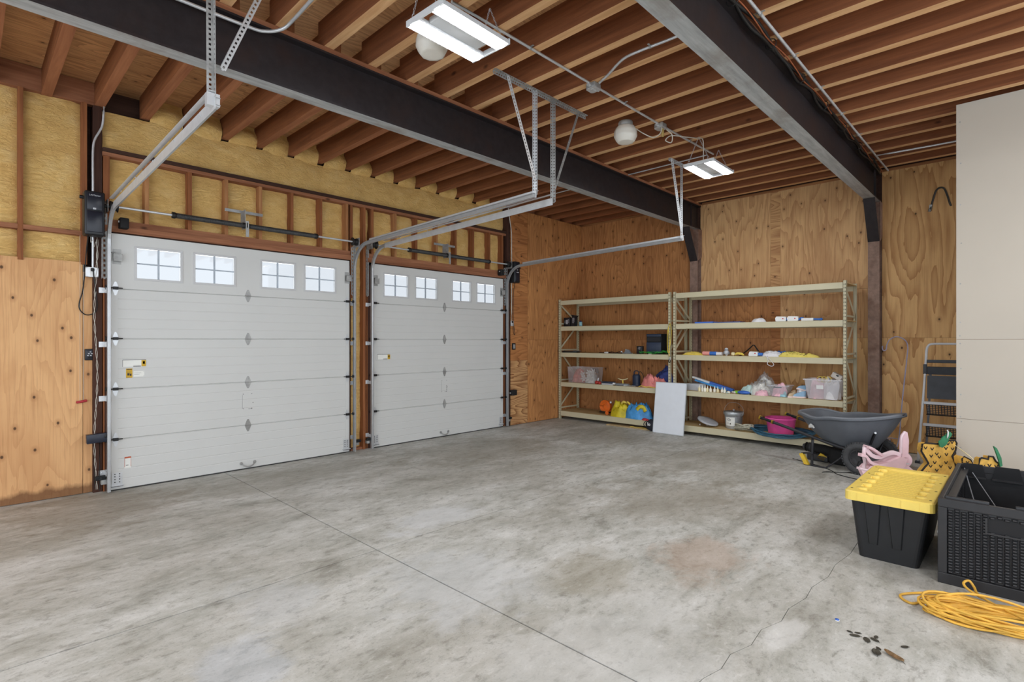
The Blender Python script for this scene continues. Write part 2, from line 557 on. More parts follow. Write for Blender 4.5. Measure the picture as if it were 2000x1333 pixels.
MAT['rail'] = steel('track_galvanised', rgb(176, 177, 178), 0.32, 0.5, var=0.3)
MAT['galv_dull'] = steel('galvanised_dull', rgb(164, 164, 162), 0.5, 0.3, rgb(120, 114, 106), 0.4)
MAT['track_dark'] = steel('track_inside', rgb(96, 96, 96), 0.5, 0.6)
MAT['black_steel'] = steel('black_steel', rgb(38, 37, 37), 0.5, 0.3)
MAT['spring'] = steel('spring_steel', rgb(84, 84, 84), 0.45, 0.5)
MAT['drywall'] = plain('drywall_paper', rgb(190, 181, 168), 0.85, 0, 0.015, 1.2, 0.2)
MAT['doorwhite'] = plain('door_white', rgb(206, 206, 203), 0.45, 0, 0.01, 1.5, 0.4)
MAT['doorframe'] = plain('window_frame_white', rgb(198, 198, 198), 0.45, 0, 0.01)
MAT['rack'] = plain('rack_beige', rgb(198, 189, 158), 0.42, 0, 0.03, 2.0, 0.5)
MAT['rackdeck'] = plain('rack_board', rgb(196, 168, 120), 0.75, 0, 0.07, 5.0, 0.2)
MAT['slot'] = plain('slot_dark', rgb(34, 32, 26), 0.9)
MAT['glass'] = clear_glass('door_glass', (0.555, 0.555, 0.555, 1))
MAT['black'] = plain('black_plastic', rgb(27, 28, 31), 0.42)
MAT['blackmatte'] = plain('black_matte', rgb(24, 24, 25), 0.75)
MAT['navy'] = plain('navy_plastic', rgb(34, 38, 52), 0.35)
MAT['white'] = plain('white_plastic', rgb(228, 228, 226), 0.4, 0, 0.02)
MAT['gasket'] = plain('rubber_gasket', rgb(50, 50, 50), 0.7)
MAT['silver'] = plain('silver_print', rgb(190, 192, 196), 0.4)
# ================================================================== SETTING
XW = 9.27      # face of the back wall plywood
YD = 6.92      # inner face of the garage doors
ZJ = 4.055     # underside of the joists

# ---- floor: slabs divided by saw-cut joints and one ragged crack
fl = MB().box(-4.2, 9.5, -4.6, 7.4, -0.16, -0.018).build('floor', 'joint')
tag(fl, 'worn grey concrete slab floor with saw-cut joints and stains', 'floor', kind='structure')
crack = [(2.18, 1.10), (2.42, 1.09), (2.55, 1.06), (2.70, 1.075), (2.86, 1.03), (3.05, 1.045), (3.22, 0.995), (3.40, 1.01), (3.62, 0.975),
         (3.80, 0.99), (4.05, 0.955), (4.3, 0.97), (4.6, 0.94), (5.2, 0.96), (6.0, 0.93), (7.2, 0.95), (9.5, 0.94)]
def slab(poly, shrink):
    MB().prism(poly, (0, 0, -0.018), (1, 0, 0), (0, 1, 0), (0, 0, 1), 0.018).build('slab', 'concrete', fl)
g = 0.005
slab([(-4.2, 3.54 + g), (2.18 - g, 3.54 + g), (2.18 - g, 7.4), (-4.2, 7.4)], 0)
slab([(2.18 + g, 3.54 + g), (9.5, 3.54 + g), (9.5, 7.4), (2.18 + g, 7.4)], 0)
slab([(-4.2, 1.10 + g), (2.18 - g, 1.10 + g), (2.18 - g, 3.54 - g), (-4.2, 3.54 - g)], 0)
slab([(-4.2, -4.6), (2.18 - g, -4.6), (2.18 - g, 1.10 - g), (-4.2, 1.10 - g)], 0)
slab([(x + (g if i == 0 else 0), y + 0.0019) for i, (x, y) in enumerate(crack)] + [(9.5, 3.54 - g), (2.18 + g, 3.54 - g)], 0)
slab([(2.18 + g, -4.6), (9.5, -4.6)] + [(x + (g if i == 0 else 0), y - 0.0019) for i, (x, y) in reversed(list(enumerate(crack)))], 0)

# ---- ceiling: plywood roof deck on joists
ce = MB().box(-4.2, 9.5, -4.6, 7.4, 4.295, 4.33).build('ceiling', 'deck')
tag(ce, 'plywood roof deck carried on rows of exposed wooden joists', 'ceiling', kind='structure')
def shared(mb, name, mat):
    o = mb.build(name, mat)
    me = o.data
    bpy.data.objects.remove(o)
    return me
def place(me, name, parent, loc, rz=0.0):
    o = bpy.data.objects.new(name, me)
    COL.objects.link(o)
    o.parent = parent
    o.location = loc
    o.rotation_euler = (0, 0, rz)
    return o
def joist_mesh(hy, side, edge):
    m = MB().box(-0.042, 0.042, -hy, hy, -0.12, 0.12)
    m.mi[0] = 1                                   # lower edge paler than the sides
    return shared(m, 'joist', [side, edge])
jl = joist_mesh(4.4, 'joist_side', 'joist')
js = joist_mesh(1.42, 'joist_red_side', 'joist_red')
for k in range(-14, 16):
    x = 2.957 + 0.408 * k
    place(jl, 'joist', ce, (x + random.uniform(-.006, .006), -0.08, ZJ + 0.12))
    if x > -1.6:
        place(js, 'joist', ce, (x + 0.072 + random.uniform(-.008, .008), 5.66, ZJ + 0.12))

# ---- left wall with the garage doors: sheathing, framing, foam, plywood
YS = 6.955     # room side of the studs over the doors
wl = MB()
wl.box(-4.2, 1.03, 7.16, 7.22, 0, 4.3).box(3.86, 4.10, 7.16, 7.22, 0, 4.3).box(7.05, 9.5, 7.16, 7.22, 0, 4.3)
wl.box(1.03, 3.86, 7.16, 7.22, 2.74, 4.3).box(4.10, 7.05, 7.16, 7.22, 2.74, 4.3)
wl = wl.build('wall_left', 'wood_dark')
tag(wl, 'framed garage wall with yellow spray foam between studs and two overhead doors', 'wall', kind='structure')
def stud(x, z0, z1, w=0.038, y0=YS, y1=7.16, mat='wood_z', name='stud'):
    return MB().box(-w / 2, w / 2, y0 - 7.0, y1 - 7.0, z0, z1).build(name, mat, wl, (x, 7.0, 0))
def rail(name, x0, x1, z0, z1, y0, y1, mat='wood_x'):
    return MB().box(x0, x1, y0, y1, z0, z1).build(name, mat, wl)
for x in (1.40, 1.82, 2.21, 2.61, 3.01, 3.41, 3.80, 4.21, 4.61, 5.0, 5.41, 5.81, 6.21, 6.60):
    stud(x, 2.875, 3.54, mat=random.choice(['wood_z', 'wood_z', 'wood_pale']))
stud(3.87, 2.2, 3.54, 0.036)
stud(4.075, 0, 3.54, 0.04)
stud(1.045, 0, 3.54, 0.055, 6.975)
stud(6.93, 2.875, 3.54, 0.04)
rail('header', 1.02, 3.86, 2.745, 2.81, 6.945, 7.10)
rail('header', 1.02, 3.86, 2.812, 2.875, 6.955, 7.10)
rail('header', 4.10, 7.02, 2.745, 2.81, 6.945, 7.10)
rail('header', 4.10, 7.02, 2.812, 2.875, 6.955, 7.10)
rail('plate', 1.01, 7.03, 3.54, 3.578, 6.95, 7.14, 'wood_x')
rail('plate', 1.01, 7.03, 3.58, 3.62, 6.935, 7.14, 'wood_dark')
stud(4.15, 0, 2.745, 0.055, 6.975, name='jamb')
stud(3.845, 0, 2.745, 0.03, 6.985, name='jamb', mat='wood_darkz')
stud(6.985, 0, 2.875, 0.05, 6.975, name='jamb')
stud(0.38, 2.38, 4.06, 0.04, 7.015)
stud(0.865, 2.38, 4.06, 0.045, 7.0)
stud(-0.42, 2.38, 4.06, 0.04, 7.015)
for a, b in ((-0.40, 0.36), (0.40, 0.845)):
    rail('blocking', a, b, 2.68, 2.725, 7.01, 7.14)
rail('rim_board', -1.6, 1.02, 4.06, 4.29, 7.02, 7.10, 'wood_x')
rail('rim_board', 7.05, 9.2, 4.06, 4.29, 7.02, 7.10, 'wood_x')

def foam(x0, x1, z0, z1, y, amp=0.03, seed=0.0, step=0.05, edge=0.02):
    nx = max(4, int((x1 - x0) / step)); nz = max(4, int((z1 - z0) / step))
    def fn(u, v):
        x = x0 + (x1 - x0) * u; z = z0 + (z1 - z0) * v
        p = Vector((x * 2.2 + seed, seed, z * 3.0))
        d = amp * (noise.noise(p) + 0.55 * noise.noise(p * 2.7) + 0.3 * noise.noise(p * 6.1))
        e = min(u, 1 - u) * (x1 - x0)
        f = min(v, 1 - v) * (z1 - z0)
        roll = edge * (math.exp(-e / 0.035) + 0.8 * math.exp(-f / 0.03))
        return Vector((x, min(y - d + roll, 7.15), z))
    return MB().grid(nx, nz, fn).build('foam_panel', 'foam', wl)
xs = [1.07, 1.40, 1.82, 2.21, 2.61, 3.01, 3.41, 3.80]
for i in range(len(xs) - 1):
    foam(xs[i] + (0.0 if i == 0 else 0.019), xs[i + 1] - 0.019, 2.86, 3.545, 7.045, 0.028, i * 3.1)
xs = [4.095, 4.21, 4.61, 5.0, 5.41, 5.81, 6.21, 6.60, 6.93]
for i in range(len(xs) - 1):
    foam(xs[i] + 0.019, xs[i + 1] - 0.019, 2.86, 3.545, 7.045, 0.028, 31 + i * 2.7)
foam(3.885, 4.06, 0.02, 3.54, 7.03, 0.02, 77, 0.04)
foam(-0.40, 0.36, 2.72, 4.07, 7.075, 0.018, 12)
foam(0.40, 0.845, 2.72, 4.07, 7.07, 0.022, 15)
foam(-0.40, 0.36, 2.36, 2.685, 7.08, 0.02, 18)
foam(0.40, 0.845, 2.36, 2.685, 7.075, 0.02, 21)
foam(-1.6, -0.44, 2.36, 4.07, 7.075, 0.02, 24)
foam(1.02, 7.05, 3.615, 4.03, 7.01, 0.03, 40, 0.06, 0.03)
# puffs of foam that fill the joist pockets over the plate
for k in range(-4, 11):
    x = 2.957 + 0.408 * k + 0.072
    if x < 1.0 or x > 7.0: continue
    m = MB()
    def fn(u, v, x=x, k=k):
        xx = x + 0.044 + 0.320 * u
        p = Vector((xx * 6, k * 1.3, v * 2.2))
        top = 4.296 if v > 0.95 else 4.0 + 0.296 * v
        y = 7.06 - 0.10 * math.sin(PI * min(1, v * 1.15)) * (0.75 + 0.5 * noise.noise(p * 0.7)) - 0.03 * noise.noise(p) - 0.02 * math.sin(PI * u)
        return Vector((xx, min(7.12, y), top))
    m.grid(10, 8, fn).build('foam_panel', 'foam', wl)

def panel(parent, name, mat, o, w, h, along, th=0.012):
    """plywood sheet: o = lower corner on the room face, along 'x' (left wall) or 'y' (back wall); thickness goes away from the room"""
    if along == 'x':
        m = MB().box(0, w, 0, th, 0, h)
    else:
        m = MB().box(0, th, 0, w, 0, h)
    return m.build(name, mat, parent, o)
YL = 7.03
panel(wl, 'plywood_panel', 'ply_a', (-0.30, YL, 0.005), 1.155, 2.40, 'x')
panel(wl, 'plywood_panel', 'ply_a', (0.859, YL + 0.001, 0.005), 0.075, 2.30, 'x')
panel(wl, 'plywood_panel', 'ply_a', (-1.53, YL, 0.005), 1.225, 2.40, 'x')
YR = 6.895
panel(wl, 'plywood_panel', 'ply_bold', (7.085, YR, 0.01), 0.465, 1.20, 'x')
panel(wl, 'plywood_panel', 'ply_bh', (7.085, YR + .002, 1.213), 0.465, 2.85, 'x')
panel(wl, 'plywood_panel', 'ply_b', (7.553, YR - .003, 0.01), 0.93, 1.595, 'x')
panel(wl, 'plywood_panel', 'ply_b', (7.553, YR - .001, 1.608), 0.93, 2.45, 'x')
panel(wl, 'plywood_panel', 'ply_b', (8.486, YR, 0.01), 0.783, 2.45, 'x')
panel(wl, 'plywood_panel', 'ply_b', (8.486, YR, 2.463), 0.783, 1.59, 'x')
rail('wall_filler', 7.06, 9.2, 0, 4.05, YR + 0.02, 7.15, 'wood_dark')
# steel / timber posts either side of the doors
stud(0.972, 0, 4.05, 0.075, 6.99, name='post', mat='wood_darkz')
stud(7.045, 0, 4.05, 0.06, 6.92, name='post', mat='wood_darkz')
for x_ in (1.065, 3.83, 4.175, 6.92):
    rail('door_stop', x_ - 0.035, x_ + 0.035, 0.0, 2.745, 6.968, 6.984, 'wood_darkz')
for a_, b_ in ((1.03, 3.86), (4.14, 6.96)):
    rail('door_stop', a_, b_, 2.70, 2.76, 6.968, 6.984, 'wood_dark')
# bottom sill under the left sheathing
rail('sill', 3.86, 4.10, 0.0, 0.035, 6.98, 7.15, 'wood_x')

# ---- back wall
wb = MB().box(XW + 0.03, XW + 0.09, -4.6, 7.2, 0, 4.3).build('wall_back', 'wood_dark')
tag(wb, 'plywood-sheeted back wall behind the storage racks', 'wall', kind='structure')
def bpanel(mat, y0, y1, z0, z1, off=0.0):
    return panel(wb, 'plywood_panel', mat, (XW + off, y0, z0), y1 - y0 - 0.002, z1 - z0 - 0.002, 'y')
bpanel('ply_b', 5.66, 6.905, 1.61, 4.05); bpanel('ply_b', 4.34, 5.66, 1.61, 4.05, .001)
bpanel('ply_b', 5.66, 6.905, 0.01, 1.61, .001); bpanel('ply_b', 4.34, 5.66, 0.01, 1.61)
bpanel('ply_c', 3.03, 4.23, 2.36, 4.05); bpanel('ply_ch', 2.88, 3.03, 2.36, 4.05, .001); bpanel('ply_c', 1.66, 2.88, 2.36, 4.05)
bpanel('ply_b', 3.03, 4.23, 1.63, 2.36, .006); bpanel('ply_bh', 2.88, 3.03, 1.63, 2.36, .007); bpanel('ply_c', 1.66, 2.88, 1.63, 2.36, .006)
bpanel('ply_b', 3.03, 4.23, 0.01, 1.63); bpanel('ply_bh', 2.88, 3.03, 0.01, 1.63, .001); bpanel('ply_d', 1.66, 2.88, 0.01, 1.63)
bpanel('ply_d', 0.30, 1.50, 1.63, 4.05); bpanel('ply_d', 0.30, 1.50, 0.01, 1.63, .001)
bpanel('ply_d', -0.95, 0.30, 1.63, 4.05); bpanel('ply_d', -0.95, 0.30, 0.01, 1.63, .001)
MB().box(XW - 0.004, XW + 0.035, 4.26, 6.9, ZJ - 0.02, ZJ + 0.02).build('ledger', 'wood_y', wb)
MB().box(XW - 0.004, XW + 0.035, -1.0, 4.2, ZJ - 0.02, ZJ + 0.02).build('ledger', 'wood_y', wb)

# ---- drywall partition on the right
XP = 7.19
wr = MB().box(XP + 0.014, XP + 0.11, -4.6, 0.515, 0, 4.04).build('wall_right', 'wood_y')
tag(wr, 'unpainted drywall partition at the right edge', 'wall', kind='structure')
for y0, y1, z0, z1 in ((-0.70, 0.52, 1.605, 4.045), (-1.92, -0.703, 1.605, 4.045), (-1.92, 0.52, 0.782, 1.602), (-1.92, 0.52, 0.01, 0.779), (-4.6, -1.923, 0.01, 4.045)):
    MB().box(0, 0.0135, 0, y1 - y0, 0, z1 - z0).build('drywall_sheet', 'drywall', wr, (XP, y0, z0))
sm = shared(MB().lathe([(0.0001, 0.0), (0.007, 0.0)], n=8, axis=(-1, 0, 0)), 'screw_head', 'galv_dull')
for z in (3.86, 3.43, 3.0, 2.6, 2.18, 1.78, 1.64, 1.56, 1.30, 1.03, 0.80, 0.75, 0.48):
    place(sm, 'screw_head', wr, (XP - 0.0008, 0.485 + random.uniform(-.006, .006), z))
# ---- steel beams with nailers, columns with knee haunches
def h_beam(name, label, yc, x0, x1, z0, z1, bw=0.14, tf=0.016, tw=0.012):
    t = thing(name, label, 'beam', (0, yc, 0))
    MB().box(x0, x1, -tw / 2, tw / 2, z0 + tf, z1 - tf).build('web', 'beam', t)
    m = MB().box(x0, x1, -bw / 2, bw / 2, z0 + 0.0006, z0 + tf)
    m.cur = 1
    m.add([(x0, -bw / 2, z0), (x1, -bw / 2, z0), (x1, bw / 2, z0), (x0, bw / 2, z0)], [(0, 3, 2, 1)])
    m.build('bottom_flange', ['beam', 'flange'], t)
    MB().box(x0, x1, -bw / 2, bw / 2, z1 - tf, z1).build('top_flange', 'beam', t)
    MB().box(x0, x1, -0.07, 0.07, z1 + 0.001, z1 + 0.038).build('nailer', 'wood_x', t)
    return t
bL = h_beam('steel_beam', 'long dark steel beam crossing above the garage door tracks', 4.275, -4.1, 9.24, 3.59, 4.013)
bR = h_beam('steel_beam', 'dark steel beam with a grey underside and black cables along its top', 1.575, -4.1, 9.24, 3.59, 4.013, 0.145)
def column(label, yc):
    t = thing('steel_column', label, 'column', (9.20, yc, 0))
    for dx in (-0.075, 0.075):
        MB().box(dx - 0.007, dx + 0.007, -0.07, 0.07, 0.01, 3.585).build('flange', 'column', t)
    MB().box(-0.068, 0.068, -0.006, 0.006, 0.01, 3.585).build('web', 'column', t)
    MB().box(-0.09, 0.09, -0.09, 0.09, 0, 0.01).build('base_plate', 'column', t)
    # haunch: sloping flange and triangular web
    MB().bar((-0.40, 0, 3.583), (-0.083, 0, 3.02), 0.14, 0.014, (1, 0, 0)).build('haunch_flange', 'beam', t)
    MB().prism([(-0.385, 3.585), (-0.083, 3.585), (-0.083, 3.05)], (0, -0.006, 0), (1, 0, 0), (0, 0, 1), (0, 1, 0), 0.012).build('haunch_web', 'column', t)
    MB().prism([(-0.083, 3.585), (0.083, 3.585), (0.083, 3.1), (-0.083, 3.02)], (0, -0.082, 0), (1, 0, 0), (0, 0, 1), (0, 1, 0), 0.008).build('haunch_plate', 'column', t)
    for dy in (-0.04, 0.04):
        MB().box(-0.3, -0.288, min(dy, dy * 1.6), max(dy, dy * 1.6), 3.606, 3.995).build('stiffener', 'beam', t)
    return t
column('steel column between the two beige racks against the back wall', 4.285)
column('brown steel column at the right end of the racks', 1.575)
# ================================================================== LAMPS
MAT['led'] = emit('led_lens', (0.93, 0.97, 1.0, 1), LED)
MAT['lampwhite'] = plain('lamp_housing_white', rgb(212, 214, 216), 0.4, 0, 0.01)
MAT['frost'] = plain('frosted_acrylic', rgb(226, 222, 212), 0.3, 0, 0.02)
def led_fixture(label, loc, rz=0.0, drop=0.33, group='LED strip fixtures hung from the joists'):
    t = thing('led_light_fixture', label, 'light fixture', loc, rz, group)
    h = MB()
    for y0, y1 in ((-0.185, -0.065), (0.065, 0.185)):
        h.box(-0.31, 0.31, y0, y1, 0.012, 0.034)
        for s_ in (y0, y1):
            h.bar((-0.31, s_, 0.014), (0.31, s_, 0.014), 0.006, 0.026)
    h.build('housing', 'lampwhite', t, bevel=0.002)
    MB().rbox(-0.22, 0.22, -0.06, 0.06, 0.014, 0.055, 0.006).build('driver_box', 'lampwhite', t)
    for y0, y1 in ((-0.178, -0.072), (0.072, 0.178)):
        def fn(u, v, y0=y0, y1=y1):
            return Vector((-0.30 + 0.60 * u, y0 + (y1 - y0) * v, 0.012 - 0.018 * math.sin(PI * v)))
        m = MB().grid(4, 9, fn)
        m.build('lens', 'led', t)
    for x in (-0.305, 0.305):
        MB().box(x - 0.006, x + 0.006, -0.19, 0.19, 0.0, 0.04).build('end_bar', 'lampwhite', t)
        for y in (-0.12, 0.12):
            MB().tube(arc((x, y, 0.052), 0.012, -PI / 2, PI * 0.9, 8, (0, 1, 0), (0, 0, 1)), 0.002, 5).build('hanger_hook', 'galv', t)
    for x in (-0.305, 0.305):
        # V of chain from the two hooks up to the joist
        m = MB()
        for y in (-0.12, 0.12):
            p = Vector((x, y, 0.06)); q = Vector((x * 0.98, 0.0, drop))
            n = int((q - p).length / 0.022)
            a, b, d = basis(q - p)
            for i in range(n):
                c = p + (q - p) * ((i + 0.5) / n)
                w = a if i % 2 else b
                m.tube([c + d * 0.014 * math.cos(k * PI / 3) + w * 0.006 * math.sin(k * PI / 3) for k in range(6)], 0.0016, 4, closed=True)
        m.build('chain', 'galv', t)
    return t
led_fixture('LED twin-strip fixture hanging over the left garage door bay', (2.385, 2.815, 3.70), R(2.0))
farled = led_fixture('LED twin-strip fixture hanging near the back wall above the racks', (6.42, 2.82, 3.70), R(1.0))
for x, y, w_ in ((-1.65, 2.8, 'behind the viewer, in line with the two visible ones'), (-1.65, -1.4, 'behind the viewer and farthest to the right'),  # unseen fixtures added as fill light, continuing the rows of the visible pair
                 (2.4, -1.4, 'to the right of the viewer, beyond the right beam'), (5.6, -1.4, 'out of view above the black deck box')):
    led_fixture('LED twin-strip fixture hanging ' + w_, (x, y, 3.70))

def jar_light(label, loc, rz):
    t = thing('ceiling_lamp', label, 'lamp', loc, rz, 'unlit frosted jar lamps on the joists')
    MB().lathe([(0.02, 0.0), (0.075, 0.0), (0.08, -0.01), (0.08, -0.05), (0.07, -0.056)], n=20).build('lamp_base', 'galv_dull', t)
    prof = [(0.075, -0.045), (0.098, -0.06), (0.118, -0.10), (0.12, -0.155), (0.098, -0.20), (0.086, -0.215), (0.0005, -0.218)]
    prof2 = []
    for i in range(len(prof) - 1):
        (r0, h0), (r1, h1) = prof[i], prof[i + 1]
        for k in range(4):
            f = k / 4
            prof2.append(((r0 + (r1 - r0) * f) * (1.0 + (0.012 if k % 2 else 0)), h0 + (h1 - h0) * f))
    MB().lathe([(r_ * 1.06, h_ * 1.06) for r_, h_ in prof2] + [(0.0005, -0.231)], n=10).build('diffuser', 'frost', t)
    return t
jarlamp = jar_light('frosted jar lamp hanging by the junction box in the middle of the ceiling', (5.13, 3.205, 4.03), 0.3)
jar_light('frosted jar lamp half hidden behind the nearer LED fixture', (2.52, 3.30, 4.03), 0.5)

# ================================================================== GARAGE DOORS
SEC = 0.5334
MAT['label_yellow'] = plain('label_yellow', rgb(206, 164, 38), 0.5)
MAT['label_white'] = plain('label_white', rgb(232, 232, 226), 0.5, 0, 0.02)
MAT['label_black'] = plain('label_black', rgb(52, 50, 48), 0.6)
MAT['label_red'] = plain('label_red', rgb(188, 92, 60), 0.6)
MAT['glass_seal'] = plain('window_seal_grey', rgb(178, 188, 198), 0.5)

def section_mesh(x0, x1, ribs=True):
    """door section: shallow horizontal ribs pressed into the skin, tongue and groove at the edges"""
    h = SEC - 0.006
    prof = [(-0.003, 0.045), (-0.003, 0.014), (0.0, 0.013), (0.0, 0.006), (0.006, 0.0)]
    if ribs:
        for k in range(1, 5):
            z = h * k / 5
            prof += [(z - 0.007, 0.0), (z, 0.0022), (z + 0.007, 0.0)]
    prof += [(h - 0.006, 0.0), (h, 0.006), (h, 0.013), (h + 0.003, 0.014), (h + 0.003, 0.045)]
    n = len(prof)
    vs = [(x, y, z) for x in (x0, x1) for z, y in prof]
    fs = [(i, (i + 1) % n, n + (i + 1) % n, n + i) for i in range(n)]
    m = MB().add(vs, fs)
    m.add(vs[:n], [tuple(range(n))[::-1]]).add(vs[n:], [tuple(range(n))])
    return m
def diamond(m, x, z, y, hw, hh):
    """strap hinge: two spear-shaped leaves on a knuckle"""
    for s_ in (1, -1):
        m.prism([(-hw, 0.004), (-hw, 0.018), (-hw * 0.28, hh), (hw * 0.28, hh), (hw, 0.018), (hw, 0.004)], (x, y, z), (1, 0, 0), (0, 0, s_), (0, -1, 0), 0.0035)
    m.cyl((x - hw * 1.1, y - 0.006, z), (x + hw * 1.1, y - 0.006, z), 0.007, 8)
    return m
def garage_door(name, label, x0, x1, wins, xc):
    t = thing(name, label, 'garage door', (0, YD, 0), kind='structure')
    for k in range(4):
        section_mesh(x0, x1).build('door_section', 'doorwhite', t, (0, 0, 0.012 + k * SEC))
    zt = 0.012 + 4 * SEC
    # top section with four window openings
    m = MB()
    wz0, wz1 = 2.262, 2.596
    m.box(x0, x1, 0, 0.045, zt - 0.0005, wz0).box(x0, x1, 0.015, 0.045, zt - 0.004, zt).box(x0, x1, 0, 0.045, wz1, zt + SEC + 0.045)
    edges = [x0] + [e for w in wins for e in (w[0] + 0.018, w[1] - 0.018)] + [x1]
    for i in range(0, len(edges), 2):
        m.box(edges[i], edges[i + 1], 0, 0.045, wz0, wz1)
    m.build('door_section', 'doorwhite', t)
    for a, b in wins:
        fr = MB()
        z0, z1 = 2.244, 2.614
        w = 0.024
        fr.box(a, b, -0.007, 0.0, z0, z0 + w).box(a, b, -0.007, 0.0, z1 - w, z1).box(a, a + w, -0.007, 0.0, z0 + w, z1 - w).box(b - w, b, -0.007, 0.0, z0 + w, z1 - w)
        fo = fr.build('window_frame', 'doorframe', t, bevel=0.002)
        xm = (a + b) / 2; zm = (z0 + z1) / 2
        for xa, xb, za, zb in ((a + w, xm - .006, z0 + w, zm - .006), (xm + .006, b - w, z0 + w, zm - .006), (a + w, xm - .006, zm + .006, z1 - w), (xm + .006, b - w, zm + .006, z1 - w)):
            MB().box(xa, xb, 0.026, 0.030, za, zb).build('pane', 'glass', fo)
        MB().box(xm - 0.008, xm + 0.008, 0.020, 0.036, z0 + 0.018, z1 - 0.018).build('muntin', 'glass_seal', fo)
        MB().box(a + 0.018, b - 0.018, 0.021, 0.035, zm - 0.007, zm + 0.007).build('muntin', 'glass_seal', fo)
    # end caps, hinges, rollers, brackets
    for xe in (x0, x1 - 0.055):
        for k in range(5):
            m = MB().box(xe, xe + 0.055, -0.0022, 0.0, 0.03 + k * SEC, SEC * (k + 1) - 0.012)
            m.build('end_cap', 'doorwhite', t)
    for k in range(1, 5):
        z = 0.009 + k * SEC
        diamond(MB(), xc, z, -0.001, 0.032, 0.075).build('hinge', 'galv_dull', t)
        for xe, sg in ((x0 + 0.035, -1), (x1 - 0.035, 1)):
            hg = diamond(MB(), xe, z, -0.003, 0.026, 0.072).build('hinge', 'galv', t)
            rm = MB().cyl((xe - sg * 0.06, -0.024, z + 0.004), (xe + sg * 0.075, -0.024, z + 0.004), 0.0055, 8)
            rm.cyl((xe + sg * 0.075, -0.024, z + 0.004), (xe + sg * 0.09, -0.024, z + 0.004), 0.023, 14)
            rm.box(xe - 0.022, xe + 0.022, -0.034, -0.002, z - 0.012, z + 0.018)
            rm.build('roller', 'black_steel', hg)
    for xe, sg in ((x0 + 0.05, -1), (x1 - 0.05, 1)):
        m = MB().box(xe - 0.045, xe + 0.045, -0.004, -0.001, 0.03, 0.19)
        m.bar((xe - 0.055, -0.014, 0.055), (xe + 0.055, -0.014, 0.055), 0.03, 0.008)
        bo = m.build('bottom_bracket', 'galv', t)
        mm = MB()
        for dz in (0.09, 0.12, 0.15, 0.175):
            mm.cyl((xe + sg * 0.02, -0.001, dz), (xe + sg * 0.02, -0.008, dz), 0.006, 6)
            mm.cyl((xe - sg * 0.02, -0.001, dz), (xe - sg * 0.02, -0.008, dz), 0.006, 6)
        mm.cyl((xe - sg * 0.05, -0.02, 0.05), (xe + sg * 0.085, -0.02, 0.05), 0.006, 8)
        mm.build('bolt', 'black_steel', bo)
        m = MB().box(xe - 0.03 + sg * .01, xe + 0.05 * (1 if sg < 0 else 0.6) + sg * .01, -0.055, -0.001, 2.50, 2.507)
        m.box(xe - 0.03 + sg * .01, xe + 0.045 + sg * .01, -0.05, -0.046, 2.43, 2.50)
        m.box(xe - 0.03 + sg * .01, xe + 0.045 + sg * .01, -0.004, -0.001, 2.40, 2.56)
        m.cyl((xe - 0.02, -0.03, 2.515), (xe + sg * 0.085, -0.03, 2.515), 0.006, 8)
        m.build('top_bracket', 'galv_dull', t)
    # bottom seal, lift handle
    MB().box(x0, x1, 0.004, 0.04, 0.001, 0.012).build('bottom_seal', 'gasket', t)
    m = MB()
    hp = smooth_path([(xc - 0.075, -0.006, 0.075), (xc - 0.05, -0.03, 0.05), (xc, -0.036, 0.035), (xc + 0.05, -0.03, 0.05), (xc + 0.075, -0.006, 0.075)], 5)
    m.tube(hp, 0.008, 8)
    for sg in (-1, 1):
        m.cyl((xc + sg * 0.078, -0.001, 0.078), (xc + sg * 0.078, -0.008, 0.078), 0.02, 12)
    m.build('lift_handle', 'galv_dull', t)
    # screw holes of the old lock plate
    m = MB()
    for dx, dz in ((-0.055, 0.93), (0.045, 0.93), (-0.055, 0.75), (0.045, 0.75), (0.06, 0.82)):
        m.cyl((xc + dx, 0.0005, dz), (xc + dx, -0.0015, dz), 0.005, 6)
    m.box(xc + 0.005, xc + 0.05, -0.0012, 0.0, 0.742, 0.746).box(xc - 0.066, xc - 0.0645, -0.001, 0, 0.75, 0.92)
    m.build('screw_hole', 'label_black', t)
    return t
d1 = garage_door('door_1', 'white overhead garage door nearest the viewer, with four small-paned windows', 1.078, 3.815,
                 [(1.278, 1.738), (1.842, 2.307), (2.59, 3.046), (3.15, 3.618)], 2.445)
d2 = garage_door('door_2', 'white overhead garage door next to the racks, with four small-paned windows', 4.19, 6.905,
                 [(4.366, 4.835), (4.941, 5.398), (5.689, 6.135), (6.243, 6.718)], 5.536)
def sticker(par, x0, x1, z0, z1, mats, boxes):
    m = MB()
    m.box(x0, x1, -0.0010, 0.0, z0, z1)
    for i, (a, b, c, d) in boxes:
        m.cur = i
        m.box(x0 + (x1 - x0) * a, x0 + (x1 - x0) * b, -0.0016, -0.0010, z0 + (z1 - z0) * c, z0 + (z1 - z0) * d)
    return m.build('sticker', mats, par)
SM = ['label_white', 'label_black', 'label_yellow', 'label_red']
txt = [(1, (0.05, 0.7, 0.70, 0.74)), (1, (0.05, 0.6, 0.52, 0.55)), (1, (0.05, 0.68, 0.36, 0.39))]
for dd, xa, xb in ((d1, 1.175, 1.385), (d2, 4.27, 4.49)):
    sticker(dd, xa, xb, 1.31, 1.385, SM, [(1, (0, 1, 0.93, 1.0)), (1, (0, 0.012, 0, 1)), (1, (0.45, 0.78, 0.0, 0.09)), (2, (0.8, 1, 0, 0.9)), (1, (0.86, 0.95, 0.35, 0.75))])
